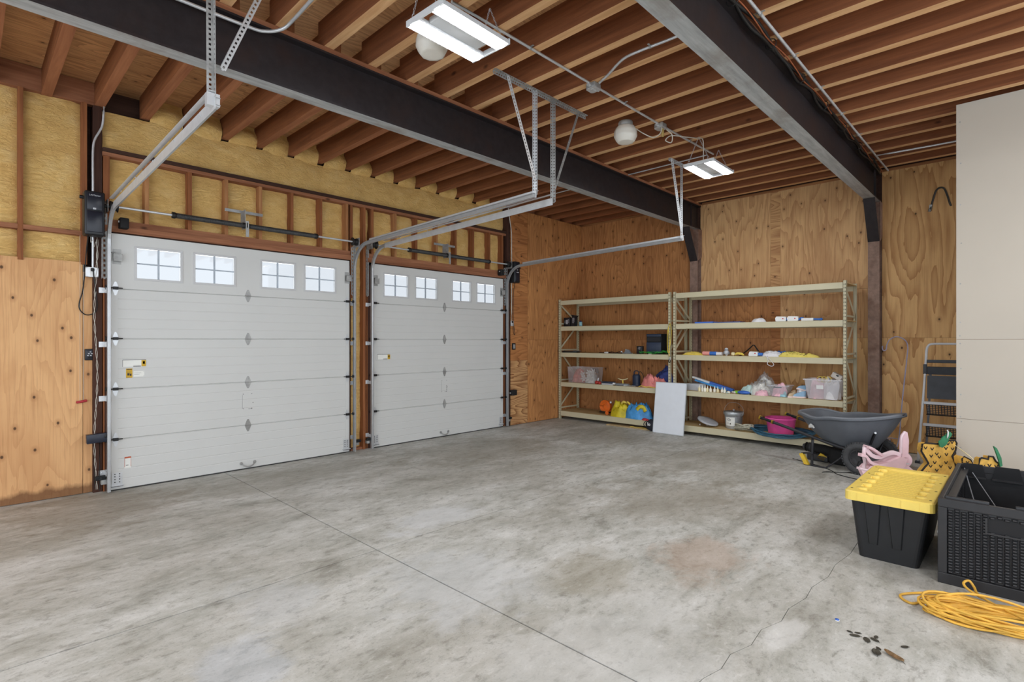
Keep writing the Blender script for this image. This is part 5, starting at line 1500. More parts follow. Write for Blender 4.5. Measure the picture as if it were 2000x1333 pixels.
def shoe(t, x, y, z, mat, rz, upright=False, up=0.0):
    """little shoe: sole, upper, opening"""
    m = MB()
    prof = [(0.0, 0.0), (0.045, 0.03), (0.05, 0.055), (0.03, 0.085)]
    def fn(u, v):
        a = 2 * PI * u
        ly = 0.085 * math.cos(a) * (1.0 if v < 0.5 else 1.0 - 0.45 * (v - 0.5)) - 0.02 * v
        w = 0.036 * (1 - 0.25 * math.cos(a)) * math.sin(a) * (1 - 0.35 * v)
        hh = 0.02 + v * (0.085 - 0.035 * (1 + math.cos(a)) * 0.6)
        return Vector((w, ly, hh))
    m.grid(18, 7, fn, True, True)
    mt = Matrix.Translation((x, y, z)) @ Matrix.Rotation(rz, 4, 'Z') @ Matrix.Rotation(up, 4, 'X')
    m.xform(mt).build('upper', mat, t)
    s = MB()
    out = [(0.042 * math.sin(2 * PI * k / 18) * (1 - 0.25 * math.cos(2 * PI * k / 18)), 0.092 * math.cos(2 * PI * k / 18)) for k in range(18)]
    s.prism(out, (0, 0, 0), (1, 0, 0), (0, 1, 0), (0, 0, 1), 0.022)
    s.xform(mt).build('sole', 'shoe_sole', t)
t = thing('baby_shoe', 'tan baby shoe standing right of the small clear bin', 'shoe', (8.56, 2.50, L1))
shoe(t, 0, 0, 0.0, 'tan_shoe', R(75))
t = thing('baby_shoe', 'pale blue sneaker standing left of the translucent bin', 'shoe', (8.57, 2.40, L1))
shoe(t, 0, 0, 0.0, 'blue_shoe', R(20))
t = thing('baby_shoe', 'blue and white sneaker stacked on its fellow by the translucent bin', 'shoe', (8.68, 2.395, L1))
shoe(t, 0.0, 0.0, 0.10, 'blue_shoe', R(50), False, R(15))
heap((0, 0, 0), 0.075, 0.075, 0.125, 6.1, 20, 0.25, 5).build('stuffing', 'pale_cloth', t)
t = thing('translucent_bin', 'translucent bin of pink and white clothes at the right end of the second shelf', 'bin', (8.66, 2.085, L1))
open_bin(t, 0.46, 0.32, 0.29, 'frosted_bin', 0.80)
heap((-0.02, 0.09, 0.008), 0.11, 0.10, 0.25, 2.2, 26, 0.2, 5).build('pink_clothes', 'pastel_pink', t)
heap((-0.02, -0.09, 0.008), 0.12, 0.11, 0.285, 8.4, 26, 0.35, 4).build('white_clothes', 'pale_cloth', t)
MB().box(-0.153, -0.150, -0.02, 0.07, 0.17, 0.225).build('label', 'white', t, rot=(0, R(-6), 0))
for k in range(3):
    MB().tube(arc((-0.05, 0.05 - 0.05 * k, 0.285), 0.04, 0, 2 * PI, 16, (0, 1, 0), (0.3, 0, 1)), 0.005, 6, True).build('yellow_ring', 'yellow_rope', t)
MB().obox((0.02, -0.15, 0.335), (0.10, 0.13, 0.07), Matrix.Rotation(R(28), 3, 'X')).build('card_box', 'petal', t)
MB().obox((-0.035, -0.165, 0.345), (0.012, 0.03, 0.02), Matrix.Rotation(R(28), 3, 'X')).build('card_print', 'pkg_black', t)
# -- right rack, bottom shelf
t = thing('round_lid', 'round grey lid tilted on small legs on the bottom shelf', 'lid', (8.66, 3.82, L0))
m = MB().lathe([(0.0005, 0.012), (0.14, 0.012), (0.168, 0.006), (0.172, -0.012), (0.16, -0.02), (0.0005, -0.012)], n=32)
m.xform(Matrix.Translation((0, 0, 0.088)) @ Matrix.Rotation(R(20), 4, 'X') @ Matrix.Rotation(R(-3), 4, 'Y')).build('disc', 'disc_grey', t)
for a, b in ((0.02, -0.12), (0.03, 0.03)):
    MB().cyl((a, b, 0.0), (a, b, 0.045 if b < 0 else 0.065), 0.010, 8).build('leg', 'petal', t)
MB().cyl((0.0, 0.14, 0.0), (0.0, 0.14, 0.022), 0.012, 8).build('leg', 'petal', t)
t = thing('metal_pail', 'galvanised lidded pail with a paper label on the bottom shelf', 'pail', (8.74, 3.425, L0))
prof = [(0.0005, 0), (0.122, 0), (0.124, 0.01), (0.138, 0.20), (0.140, 0.215), (0.143, 0.218), (0.146, 0.226)]
MB().lathe(prof, n=32).build('body', 'pail', t)
MB().lathe([(0.152, 0.222), (0.156, 0.24), (0.156, 0.27), (0.148, 0.276), (0.10, 0.284), (0.0005, 0.288)], n=32).build('lid', 'pail', t)
MB().lathe([(0.0005, 0.31), (0.012, 0.308), (0.014, 0.296), (0.008, 0.286)], n=12).build('lid_knob', 'disc_grey', t)
def lab(r0, a0, a1, z0, z1, dr):
    return MB().grid(14, 4, lambda u, v: Vector(((r0 + (z0 + (z1 - z0) * v) * 0.07 + dr) * math.cos(a0 + (a1 - a0) * u), (r0 + (z0 + (z1 - z0) * v) * 0.07 + dr) * math.sin(a0 + (a1 - a0) * u), z0 + (z1 - z0) * v)))
lab(0.1235, R(140), R(208), 0.05, 0.19, 0.0015).build('paper_label', 'label_white', t)
m = MB()
for k in range(24):
    a0 = 2 * PI * k / 24; a1 = 2 * PI * (k + 1) / 24
    pa = [(0.031 * math.cos(a0), 0.020 * math.sin(a0)), (0.031 * math.cos(a1), 0.020 * math.sin(a1)), (0.026 * math.cos(a1), 0.015 * math.sin(a1)), (0.026 * math.cos(a0), 0.015 * math.sin(a0))]
    vs = []
    for (s_, z_) in pa:
        zz = 0.148 + z_; rr = 0.1235 + zz * 0.07 + 0.0028; an = R(170) - s_ / rr
        vs.append((rr * math.cos(an), rr * math.sin(an), zz))
    m.add(vs, [(0, 1, 2, 3)])
for s_, z_, w_, h2 in ((-0.012, 0.15, 0.012, 0.010), (0.004, 0.146, 0.010, 0.008), (0.016, 0.152, 0.006, 0.006), (-0.02, 0.085, 0.018, 0.022), (0.02, 0.10, 0.02, 0.003), (0.02, 0.09, 0.016, 0.003), (0.02, 0.08, 0.02, 0.003)):
    rr = 0.1235 + z_ * 0.07 + 0.0028
    an = R(170) - s_ / rr; dw = w_ / rr / 2
    m.add([(rr * math.cos(an - dw), rr * math.sin(an - dw), z_ - h2 / 2), (rr * math.cos(an + dw), rr * math.sin(an + dw), z_ - h2 / 2), (rr * math.cos(an + dw), rr * math.sin(an + dw), z_ + h2 / 2), (rr * math.cos(an - dw), rr * math.sin(an - dw), z_ + h2 / 2)], [(0, 1, 2, 3)])
m.build('label_print', 'label_black', t)
MB().tube(smooth_path([(-0.05, -0.138, 0.20), (-0.03, -0.162, 0.26), (-0.02, -0.158, 0.33), (0.0, -0.09, 0.40), (0.01, 0.0, 0.42), (0.02, 0.09, 0.40), (0.03, 0.155, 0.32), (0.02, 0.16, 0.25), (0.01, 0.143, 0.20)], 5), 0.0028, 6).build('bail_handle', 'galv_dull', t)
def coil(t, c, rx, ry, r, turns, mat, name, seed, zspread=0.04, jit=0.03, flat=1.0):
    random.seed(seed)
    pts = []
    n = turns * 14
    px_, py_ = random.random() * 9, random.random() * 9
    for i in range(n + 1):
        a = 2 * PI * i / 14
        k = i / n
        q = Vector((k * turns * 0.9 + px_, py_, 0))
        w = 1.0 + jit * 6 * noise.noise(Vector((k * turns * 1.7, seed, 0)))
        dx = jit * 2.2 * noise.noise(q); dy = jit * 2.2 * noise.noise(q + Vector((5, 5, 0)))
        z = r + zspread * (0.5 + 0.9 * noise.noise(Vector((i * 0.21, seed * 3.1, 1)))) * flat
        pts.append((c[0] + rx * w * math.cos(a) + dx, c[1] + ry * w * math.sin(a) + dy, c[2] + max(r, z)))
    return MB().tube(smooth_path(pts, 2), r, 7).build(name, mat, t)
t = thing('rope_coil', 'coil of thick grey rope beside the pail', 'rope', (8.57, 3.19, L0))
coil(t, (0, 0, 0), 0.075, 0.125, 0.013, 8, 'rope_grey', 'rope', 3, 0.10, 0.02)
t = thing('garden_hose', 'coil of blue-green hose around the pink tub, sagging over the shelf edge', 'hose', (8.62, 2.66, L0))
random.seed(11)
for k in range(7):
    pts = []
    for i in range(29):
        a = 2 * PI * i / 28
        rx = 0.205 + 0.012 * k + 0.015 * noise.noise(Vector((math.cos(a), math.sin(a), k * 2.0)))
        ry = 0.37 + 0.014 * k + 0.03 * noise.noise(Vector((math.cos(a) + 4, math.sin(a), k * 2.0)))
        x = 0.02 + rx * math.cos(a) - 0.006 * k * (k % 3)
        y = ry * math.sin(a) + 0.02 * math.sin(k * 2.1)
        z = 0.014 + 0.011 * k + 0.012 * noise.noise(Vector((math.cos(a) * 2, math.sin(a) * 2, k * 3.7)))
        if x < -0.14: z -= (-0.14 - x) * 0.55 * (1 - 0.4 * k / 7)
        pts.append((x, y, max(z, 0.013) if x > -0.14 else z))
    MB().tube(pts[:-1], 0.0125, 8, True).build('hose_loop', 'hose', t)
t = thing('tub', 'hot pink round plastic tub inside the coiled hose', 'tub', (8.72, 2.70, L0))
MB().lathe([(0.0005, 0.002), (0.168, 0.0), (0.176, 0.012), (0.205, 0.225), (0.218, 0.232), (0.222, 0.245), (0.212, 0.252), (0.20, 0.24), (0.17, 0.02), (0.0005, 0.014)], n=40).build('shell', 'magenta', t)
MB().lathe([(0.212, 0.225), (0.2165, 0.228), (0.2165, 0.236), (0.212, 0.239)], n=40).build('rim_band', 'magenta', t)
# ================================================================== THINGS ON THE FLOOR
P('boardwhite', 222, 226, 232, 0.35, 0.01); P('boardtrim', 196, 200, 204, 0.4); P('tray_grey', 94, 98, 104, 0.42, 0.08, scale=4); P('tray_rim', 112, 116, 122, 0.4, 0.05); P('tyre', 74, 75, 77, 0.75, 0.12, scale=20)
P('rim_dark', 54, 54, 56, 0.5); P('frame_black', 42, 42, 46, 0.5); P('grip_yellow', 226, 188, 60, 0.5); P('pink_ride', 240, 204, 210, 0.45, 0.03); P('pink_pale', 246, 222, 228, 0.45, 0.03)
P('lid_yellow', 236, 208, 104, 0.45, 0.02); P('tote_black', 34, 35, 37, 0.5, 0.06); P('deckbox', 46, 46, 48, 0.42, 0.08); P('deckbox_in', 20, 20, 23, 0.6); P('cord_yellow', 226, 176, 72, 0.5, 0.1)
P('pineapple', 210, 164, 74, 0.65, 0.14, scale=12); P('piping_black', 34, 28, 26, 0.7); P('leaf_green', 44, 116, 78, 0.6, 0.12); P('hook_lilac', 158, 154, 178, 0.5); P('alu', 206, 208, 210, 0.35, 0.03)
P('ladder_black', 62, 65, 70, 0.55, 0.1); P('leaf_brown', 132, 104, 72, 0.8, 0.2, scale=40); P('leaf_dark', 72, 68, 58, 0.85, 0.2); P('grey_rail', 126, 128, 132, 0.45)

# ---- whiteboard leaning on the racks
t = thing('whiteboard', 'small whiteboard leaning upright against the racks', 'whiteboard', (8.30, 4.36, 0.0), 0)
mt = Matrix.Rotation(R(8.0), 4, 'Y')
MB().box(-0.006, 0.006, -0.272, 0.272, 0.012, 0.868).xform(mt).build('panel', 'boardwhite', t)
m = MB().box(-0.009, 0.009, -0.283, -0.272, 0.002, 0.879).box(-0.009, 0.009, 0.272, 0.283, 0.002, 0.879).box(-0.009, 0.009, -0.272, 0.272, 0.002, 0.013).box(-0.009, 0.009, -0.272, 0.272, 0.868, 0.879)
m.xform(mt).build('frame', 'boardtrim', t)

# ---- wheelbarrow: local -y is the nose, +y the handles
wb_ = thing('wheelbarrow', 'grey two-wheeled plastic wheelbarrow parked in front of the right rack', 'wheelbarrow', (7.64, 1.35, 0), R(-12))
def rim_pt(a):
    """rim outline of the tray"""
    c, s_ = math.cos(a), math.sin(a)
    y = 0.215 - 0.535 * c                       # -0.32 nose .. 0.75 back
    w = 0.375 * (abs(s_) ** (0.62 if c > 0 else 0.42)) * (1.0 if c < 0 else 1 - 0.26 * c) * (1 if s_ >= 0 else -1)
    z = 0.655 + 0.075 * max(0, c) ** 2 - 0.035 * math.exp(-((y - 0.47) / 0.13) ** 2) + 0.012 * max(0, -c)
    return Vector((w, y, z))
def bot_pt(a):
    c, s_ = math.cos(a), math.sin(a)
    y = 0.235 - 0.285 * c
    w = 0.20 * (abs(s_) ** (0.55 if c > 0 else 0.4)) * (1 if s_ >= 0 else -1) * (1 - 0.2 * c)
    return Vector((w, y, 0.285 + 0.07 * max(0, -c)))
def tray(v, a):
    if v < 0.12:
        p = rim_pt(a); out = Vector((p.x, p.y - 0.185, 0)).normalized()
        ang = v / 0.12 * PI
        return p + out * (0.024 - 0.016 * (1 - math.cos(ang)) / 2 + 0.012 * math.sin(ang)) + Vector((0, 0, -0.028 * (math.cos(ang) * -0.5 + 0.5) * 0 - 0.03 + 0.03 * math.sin(ang / 2 + 0.0) * 1.0))
    k = (v - 0.12) / 0.88
    p, q = rim_pt(a), bot_pt(a)
    if k < 0.8:
        f = k / 0.8
        b = p.lerp(q, f)
        b += (q - p).cross(Vector((0, 0, 1))).normalized() * 0.0
        b.x *= 1 + 0.10 * math.sin(PI * f) ; b.y += (b.y - 0.2) * 0.05 * math.sin(PI * f)
        return b
    f = (k - 0.8) / 0.2
    c = Vector((0, 0.24, 0.295))
    return q.lerp(c, f)
m = MB().grid(56, 26, lambda u, v: tray(v, 2 * PI * u), True, True)
m.build('tray', 'tray_grey', wb_, solid=0.006)
MB().tube([rim_pt(2 * PI * k / 60) * 1.0 + Vector((rim_pt(2 * PI * k / 60).x, rim_pt(2 * PI * k / 60).y - 0.215, 0)).normalized() * 0.014 for k in range(60)], 0.017, 8, True).build('tray_rim', 'tray_rim', wb_)
for s_ in (-1, 1):
    sd = s_ * 0.27
    MB().tube(smooth_path([(s_ * 0.33, 1.20, 0.535), (s_ * 0.31, 0.85, 0.45), (s_ * 0.29, 0.54, 0.37), (s_ * 0.22, 0.25, 0.285), (s_ * 0.16, -0.02, 0.235)], 5), 0.019, 10).build('handle_bar', 'frame_black', wb_)
    gp = MB().tube([(s_ * 0.331, 1.215, 0.539), (s_ * 0.322, 1.03, 0.494)], 0.024, 12).build('grip', 'frame_black', wb_)
    for q in (0.0, 0.92):
        p = Vector((s_ * 0.331, 1.215, 0.539)).lerp(Vector((s_ * 0.322, 1.03, 0.494)), q)
        d = (Vector((s_ * 0.322, 1.03, 0.494)) - Vector((s_ * 0.331, 1.215, 0.539))).normalized()
        MB().tube([p - d * 0.008, p + d * 0.010], 0.0285, 12).build('grip_collar', 'grip_yellow', gp)
    lg = MB().tube(smooth_path([(s_ * 0.285, 0.54, 0.365), (s_ * 0.285, 0.545, 0.2), (s_ * 0.285, 0.55, 0.018)], 3), 0.0165, 10).build('leg', 'frame_black', wb_)
    # skid under the leg: yellow toe, brace to the front
    MB().tube(smooth_path([(s_ * 0.30, 0.50, 0.17), (s_ * 0.30, 0.60, 0.16), (s_ * 0.295, 0.675, 0.14)], 3), 0.011, 8).build('leg_brace', 'frame_black', lg)
    MB().prism([(0.70, 0.135), (0.655, 0.15), (0.60, 0.045), (0.58, 0.012), (0.635, 0.012)], (s_ * 0.29 - 0.022, 0, 0), (0, 1, 0), (0, 0, 1), (1, 0, 0), 0.044).build('skid_toe', 'grip_yellow', lg)
    MB().tube(smooth_path([(s_ * 0.29, 0.60, 0.011), (s_ * 0.288, 0.42, 0.011), (s_ * 0.27, 0.36, 0.03), (s_ * 0.20, 0.17, 0.22), (s_ * 0.18, 0.12, 0.27)], 5), 0.010, 8).build('brace', 'frame_black', lg)
    # front struts carrying the tray
    MB().tube([(s_ * 0.17, -0.02, 0.22), (s_ * 0.19, -0.12, 0.50)], 0.017, 8).build('front_strut', 'frame_black', wb_)
    MB().cyl((s_ * 0.19, -0.13, 0.505), (s_ * 0.21, -0.135, 0.51), 0.012, 6).build('bolt', 'galv', wb_)
    # wheel
    w = MB()
    prof = []
    for k in range(17):
        a = 2 * PI * k / 16
        prof.append((0.145 + 0.050 * math.cos(a) * (1.0 if math.cos(a) > 0 else 0.9), 0.050 * math.sin(a)))
    w.lathe(prof, (sd, 0, 0.195), 40, (1, 0, 0))
    wo = w.build('tyre', 'tyre', wb_)
    tr = MB()
    for k in range(36):
        a = 2 * PI * k / 36
        c = Vector((sd, 0.1925 * math.cos(a), 0.195 + 0.1925 * math.sin(a)))
        rad = Vector((0, math.cos(a), math.sin(a))); tan = Vector((0, -math.sin(a), math.cos(a)))
        for sx in (-1, 1):
            tr.obox(c + Vector((sx * 0.026, 0, 0)) - rad * 0.008, (0.034, 0.018, 0.012), Matrix((Vector((1, 0, 0)) , tan, rad)).transposed())
    tag(tr.build('tread_blocks', 'tyre', wo), kind='stuff')
    MB().lathe([(0.018, -0.025), (0.09, -0.018), (0.098, -0.04), (0.108, -0.04), (0.108, 0.04), (0.098, 0.04), (0.09, 0.018), (0.018, 0.025)], (sd, 0, 0.195), 30, (1, 0, 0)).build('rim', 'rim_dark', wb_)
    hb = MB().cyl((sd - s_ * 0.0, 0, 0.195), (sd + s_ * 0.055, 0, 0.195), 0.028, 12)
    for k in range(5):
        a = 2 * PI * k / 5
        hb.bar((sd + s_ * 0.022, 0.02 * math.cos(a), 0.195 + 0.02 * math.sin(a)), (sd + s_ * 0.022, 0.098 * math.cos(a), 0.195 + 0.098 * math.sin(a)), 0.018, 0.010)
    hb.build('hub', 'rim_dark', wb_)
MB().cyl((-0.30, 0, 0.195), (0.30, 0, 0.195), 0.012, 8).build('axle', 'galv_dull', wb_)
# white maker's mark on the tray side: a fan of short strokes
m = MB()
for k, (dy, z0, z1) in enumerate(((-0.030, 0.0, 0.036), (-0.018, -0.004, 0.05), (-0.006, 0.004, 0.058), (0.006, 0.0, 0.054), (0.018, -0.004, 0.044), (0.030, -0.006, 0.032))):
    m.obox((0, dy, 0.02 + (z0 + z1) / 2), (0.004, 0.009, z1 - z0), Matrix.Rotation(R(-14 + 5.6 * k), 3, 'X'))
m.build('logo', 'white', wb_, (-0.322, 0.53, 0.475), (0, R(-25), R(-2)))

# ---- black and yellow power tool behind the skid
t = thing('leaf_blower', 'black and yellow cylindrical power tool lying under the wheelbarrow', 'power tool', (7.86, 1.98, 0.0), R(-12))
MB().tube(smooth_path([(0, 0.14, 0.165), (0, 0.05, 0.165), (0, -0.10, 0.16), (0, -0.20, 0.14)], 3), 0.062, 16).build('barrel', 'blackmatte', t)
MB().lathe([(0.064, -0.01), (0.07, 0.0), (0.064, 0.012)], (0, 0.07, 0.165), 18, (0, 1, 0)).build('ring', 'frame_black', t)
MB().cyl((0, 0.14, 0.165), (0, 0.18, 0.165), 0.045, 14, 0.035).build('intake', 'rim_dark', t)
MB().rbox(-0.07, 0.07, -0.40, -0.16, 0.0, 0.20, 0.03).build('motor_housing', 'blackmatte', t)
MB().prism([(-0.10, 0.02), (-0.14, 0.08), (-0.06, 0.115), (-0.01, 0.05)], (-0.05, 0, 0.0), (0, 1, 0), (0, 0, 1), (1, 0, 0), 0.05).build('guard', 'grip_yellow', t)
MB().rbox(-0.05, 0.05, -0.15, 0.12, 0.0, 0.10, 0.02).build('base', 'rim_dark', t)
t = thing('floor_cable', 'thin black cable trailing across the floor under the wheelbarrow', 'cable', (7.3, 1.7, 0))
MB().tube(smooth_path([(0.45, 0.55, 0.005), (0.2, 0.15, 0.005), (0.05, 0.0, 0.005), (-0.10, -0.10, 0.005), (-0.2, -0.3, 0.005), (-0.28, -0.62, 0.005), (-0.5, -0.78, 0.005)], 6), 0.0045, 6).build('cable', 'cable_black', t)
MB().tube(smooth_path([(-0.12, 0.06, 0.005), (-0.05, 0.02, 0.005), (0.1, -0.2, 0.005), (0.3, -0.35, 0.005)], 6), 0.0045, 6).build('cable_branch', 'cable_black', t)

# ---- pink ride-on toy lying on its side behind the tote
rd = thing('ride_on_toy', 'pale pink children\'s ride-on toy lying between the wheelbarrow and the yellow-lidded tote', 'toy', (7.10, 1.13, 0), R(-46))
U = 0.0057
def q(px_, py_, dy=0.0): return Vector(((px_ - 1725) * U, dy, (945 - py_) * U))
MB().sweep([(-0.022, -0.016), (0.022, -0.016), (0.022, 0.016), (-0.022, 0.016)], smooth_path([q(1688, 874), q(1694, 883), q(1702, 890), q(1714, 893), q(1728, 888), q(1742, 884), q(1757, 889)], 5), (0, 1, 0), True, True).build('upper_rail', 'pink_pale', rd, bevel=0.004)
MB().sweep([(-0.014, -0.05), (0.014, -0.05), (0.014, 0.05), (-0.014, 0.05)], smooth_path([q(1690, 872), q(1699, 876), q(1708, 882), q(1718, 889)], 5), (0, 1, 0), True, True).build('backrest', 'pink_ride', rd, bevel=0.004)
MB().tube(smooth_path([q(1687, 871), q(1686, 885), q(1687, 897), q(1690, 906)], 4), 0.019, 10).build('upright', 'pink_pale', rd)
MB().prism([((a - 1725) * U, (945 - b) * U) for a, b in ((1682, 916), (1690, 908), (1704, 905), (1722, 902), (1738, 895), (1752, 890), (1762, 894), (1758, 908), (1748, 918), (1722, 926), (1694, 928))], (0, -0.07, 0), (1, 0, 0), (0, 0, 1), (0, 1, 0), 0.14).build('body', 'pink_ride', rd, bevel=0.02)
MB().sweep([(-0.016, -0.03), (0.016, -0.03), (0.016, 0.03), (-0.016, 0.03)], smooth_path([q(1671, 886, -0.06), q(1680, 888, -0.06), q(1690, 900, -0.06), q(1704, 906, -0.05)], 5), (0, 1, 0), True, True).build('swing_arm', 'pink_ride', rd, bevel=0.004)
MB().tube([q(1680, 890, -0.07), q(1677, 911, -0.08)], 0.020, 10).build('fork', 'pink_pale', rd)
MB().sweep([(-0.012, -0.03), (0.012, -0.03), (0.012, 0.03), (-0.012, 0.03)], [q(1666, 911, -0.08), q(1685, 915, -0.08)], (0, 1, 0), True, True).build('foot_peg', 'pink_pale', rd)
MB().prism([((a - 1725) * U, (945 - b) * U) for a, b in ((1668, 913), (1686, 917), (1684, 926), (1675, 928))], (0, -0.11, 0), (1, 0, 0), (0, 0, 1), (0, 1, 0), 0.06).build('foot_guard', 'pink_ride', rd, bevel=0.006)
MB().prism([((a - 1725) * U, (945 - b) * U) for a, b in ((1757, 893), (1757, 862), (1759, 851), (1765, 843), (1769, 844), (1772, 860), (1771, 893))], (0, -0.012, 0), (1, 0, 0), (0, 0, 1), (0, 1, 0), 0.03).build('handle_paddle', 'pink_ride', rd, bevel=0.005)
MB().tube(smooth_path([q(1757, 893, -0.012), q(1757, 862, -0.012), q(1759, 851, -0.012), q(1765, 843, -0.012)], 4), 0.011, 8).build('paddle_rim', 'pink_pale', rd)
MB().lathe([(0.0005, -0.025), (0.05, -0.03), (0.088, -0.022), (0.092, 0.0), (0.088, 0.022), (0.0005, 0.03)], q(1767, 900, 0.05), 30, (0.3, 1, 0)).build('wheel_disc', 'pink_ride', rd)
MB().prism([((a - 1725) * U, (945 - b) * U) for a, b in ((1744, 909), (1758, 902), (1778, 918), (1779, 945), (1740, 945))], (0, -0.05, 0), (1, 0, 0), (0, 0, 1), (0, 1, 0), 0.10).build('rear_body', 'pink_ride', rd, bevel=0.015)
MB().bar(q(1752, 902, -0.06), q(1766, 904, -0.06), 0.012, 0.012).build('axle_pin', 'galv', rd)
MB().rbox(-0.10, 0.30, -0.05, 0.05, 0.0, 0.05, 0.02).build('underside', 'pink_ride', rd)

# ---- shepherd hook leaning on the wall
t = thing('shepherd_hook', 'thin lilac-grey garden hook leaning on the plywood behind the wheelbarrow', 'garden hook', (9.0, 1.25, 0.0))
path = [(-0.10, 0.06, 0.0), (-0.02, 0.01, 0.23), (0.06, -0.02, 0.77), (0.14, -0.065, 1.40), (0.155, -0.068, 1.50), (0.165, -0.05, 1.575), (0.17, 0.0, 1.625), (0.17, 0.07, 1.645), (0.17, 0.14, 1.605), (0.17, 0.175, 1.53), (0.17, 0.182, 1.47), (0.168, 0.205, 1.445), (0.165, 0.225, 1.465), (0.165, 0.228, 1.50), (0.165, 0.222, 1.515)]
MB().tube(smooth_path(path, 6), 0.0075, 8).build('shaft', 'hook_lilac', t)
MB().tube(smooth_path([(-0.02, 0.01, 0.23), (-0.03, 0.09, 0.235), (-0.035, 0.15, 0.22), (-0.035, 0.155, 0.20), (-0.03, 0.10, 0.205)], 4), 0.006, 7).build('foot_bar', 'hook_lilac', t)

# ---- folding step ladder, half hidden by the drywall
t = thing('step_ladder', 'silver folding step ladder with black mesh steps behind the drywall edge', 'ladder', (8.75, 0.69, 0.0))
W2 = 0.26
fr = smooth_path([(-0.14, W2 + 0.055, 0.0), (-0.08, W2 + 0.04, 0.35), (0.0, W2 + 0.01, 0.92), (0.055, W2 - 0.005, 1.30), (0.075, W2 - 0.01, 1.45), (0.084, W2 - 0.025, 1.515), (0.09, W2 - 0.07, 1.545), (0.09, 0, 1.548), (0.09, -W2 + 0.07, 1.545), (0.084, -W2 + 0.025, 1.515), (0.075, -W2 + 0.01, 1.45), (0.055, -W2 + 0.005, 1.30), (0.0, -W2 - 0.01, 0.92), (-0.08, -W2 - 0.04, 0.35), (-0.14, -W2 - 0.055, 0.0)], 5)
MB().tube(fr, 0.0145, 10).build('front_frame', 'alu', t)
for s_ in (-1, 1):
    MB().tube([(0.26, s_ * (W2 + 0.02), 0.0), (0.18, s_ * (W2 - 0.02), 0.6), (0.10, s_ * (W2 - 0.05), 1.15)], 0.013, 8).build('rear_leg', 'grey_rail', t)
    MB().rbox(-0.17, -0.10, s_ * (W2 + 0.06) - 0.025, s_ * (W2 + 0.06) + 0.025, 0.0, 0.03, 0.006).build('foot', 'ladder_black', t)
    MB().rbox(0.02, 0.07, s_ * (W2 - 0.0) - 0.02, s_ * W2 + 0.02, 1.15, 1.28, 0.006).build('hinge_bracket', 'ladder_black', t)
MB().rbox(0.03, 0.055, -W2 + 0.02, W2 - 0.02, 1.30, 1.34, 0.005).build('tool_tray', 'ladder_black', t)
MB().obox((0.03, 0, 1.20), (0.03, 2 * W2 - 0.05, 0.10), Matrix.Rotation(R(-12), 3, 'Y')).build('tool_tray', 'ladder_black', t)
MB().obox((0.005, 0, 0.985), (0.022, 2 * W2 - 0.05, 0.30), Matrix.Rotation(R(7), 3, 'Y')).build('top_platform', 'ladder_black', t)
for i, z in enumerate((0.78, 0.50, 0.23)):
    x0 = -0.045 - 0.035 * i
    so = MB().obox((x0 + 0.02, 0, z), (0.045, 2 * W2 + 0.02, 0.035)).build('step_nose', 'alu', t, bevel=0.006)
    m = MB()
    sl = Matrix.Rotation(R(62), 3, 'Y')
    c0 = Vector((x0 + 0.06, 0, z - 0.075))
    for k in range(17):
        yy = -W2 + 0.02 + (2 * W2 - 0.04) * k / 16
        m.obox(c0 + Vector((0, yy, 0)), (0.17, 0.009, 0.006), sl)
    for k in range(7):
        f = -0.08 + 0.16 * k / 6
        m.obox(c0 + sl @ Vector((f, 0, 0.002)), (0.006, 2 * W2 - 0.03, 0.006), sl)
    tag(m.build('step_mesh', 'ladder_black', t), kind='stuff')
    MB().bar((c0.x + 0.045, -W2 + 0.01, z - 0.16), (c0.x + 0.045, W2 - 0.01, z - 0.16), 0.016, 0.014).build('step_edge', 'blackmatte', t)

# ---- pineapple-print bags
def vmark(m, c, u, n_, s_):
    """small painted V on a face: c centre, u right, n_ normal"""
    up = Vector((0, 0, 1))
    for sg in (-1, 1):
        a = c + u * sg * s_ + up * s_
        b = c - up * s_ * 0.7
        d = (a - b)
        w = n_.cross(d).normalized() * s_ * 0.28
        m.add([a - w + n_ * 0.0015, a + w + n_ * 0.0015, b + w + n_ * 0.0015, b - w + n_ * 0.0015], [(0, 1, 2, 3)])
def pine_bag(label, loc, rz, outline, marks, depth, leaves, lobes=()):
    t = thing('pineapple_bag', label, 'bag', loc, rz, 'pineapple-print bags')
    MB().prism(outline, (0, 0, 0), (1, 0, 0), (0, 0, 1), (0, 1, 0), depth).build('body', 'pineapple', t, bevel=0.012)
    n = len(outline)
    pts = [Vector((a, 0.0, b)) for a, b in outline]
    MB().tube(pts, 0.009, 6, True).build('piping', 'piping_black', t)
    m = MB()
    for x, z in marks:
        vmark(m, Vector((x, -0.001, z)), Vector((1, 0, 0)), Vector((0, -1, 0)), 0.016)
    tag(m.build('printed_marks', 'piping_black', t), kind='stuff')
    for lf in leaves:
        MB().prism(lf, (0, -0.035, 0), (1, 0, 0), (0, 0, 1), (0, 1, 0), 0.012).build('leaf', 'leaf_green', t, bevel=0.003)
    return t
V = 0.0052
def bq(px_, py_): return ((px_ - 1828) * V, (971 - py_) * V)
o1 = [bq(*p) for p in ((1794, 868), (1800, 866), (1822, 868), (1838, 867), (1846, 861), (1858, 861), (1861, 866), (1859, 880), (1852, 892), (1858, 905), (1862, 925), (1858, 960), (1850, 970), (1800, 970), (1793, 950), (1792, 922), (1800, 912), (1806, 906), (1799, 894), (1792, 882))]
mk = [bq(*p) for p in ((1800, 876), (1813, 878), (1840, 877), (1844, 868), (1852, 865), (1822, 888), (1811, 892), (1827, 894), (1841, 889), (1853, 878), (1830, 912), (1810, 912), (1818, 905), (1804, 925), (1822, 920), (1840, 905), (1848, 915), (1812, 935), (1835, 935))]
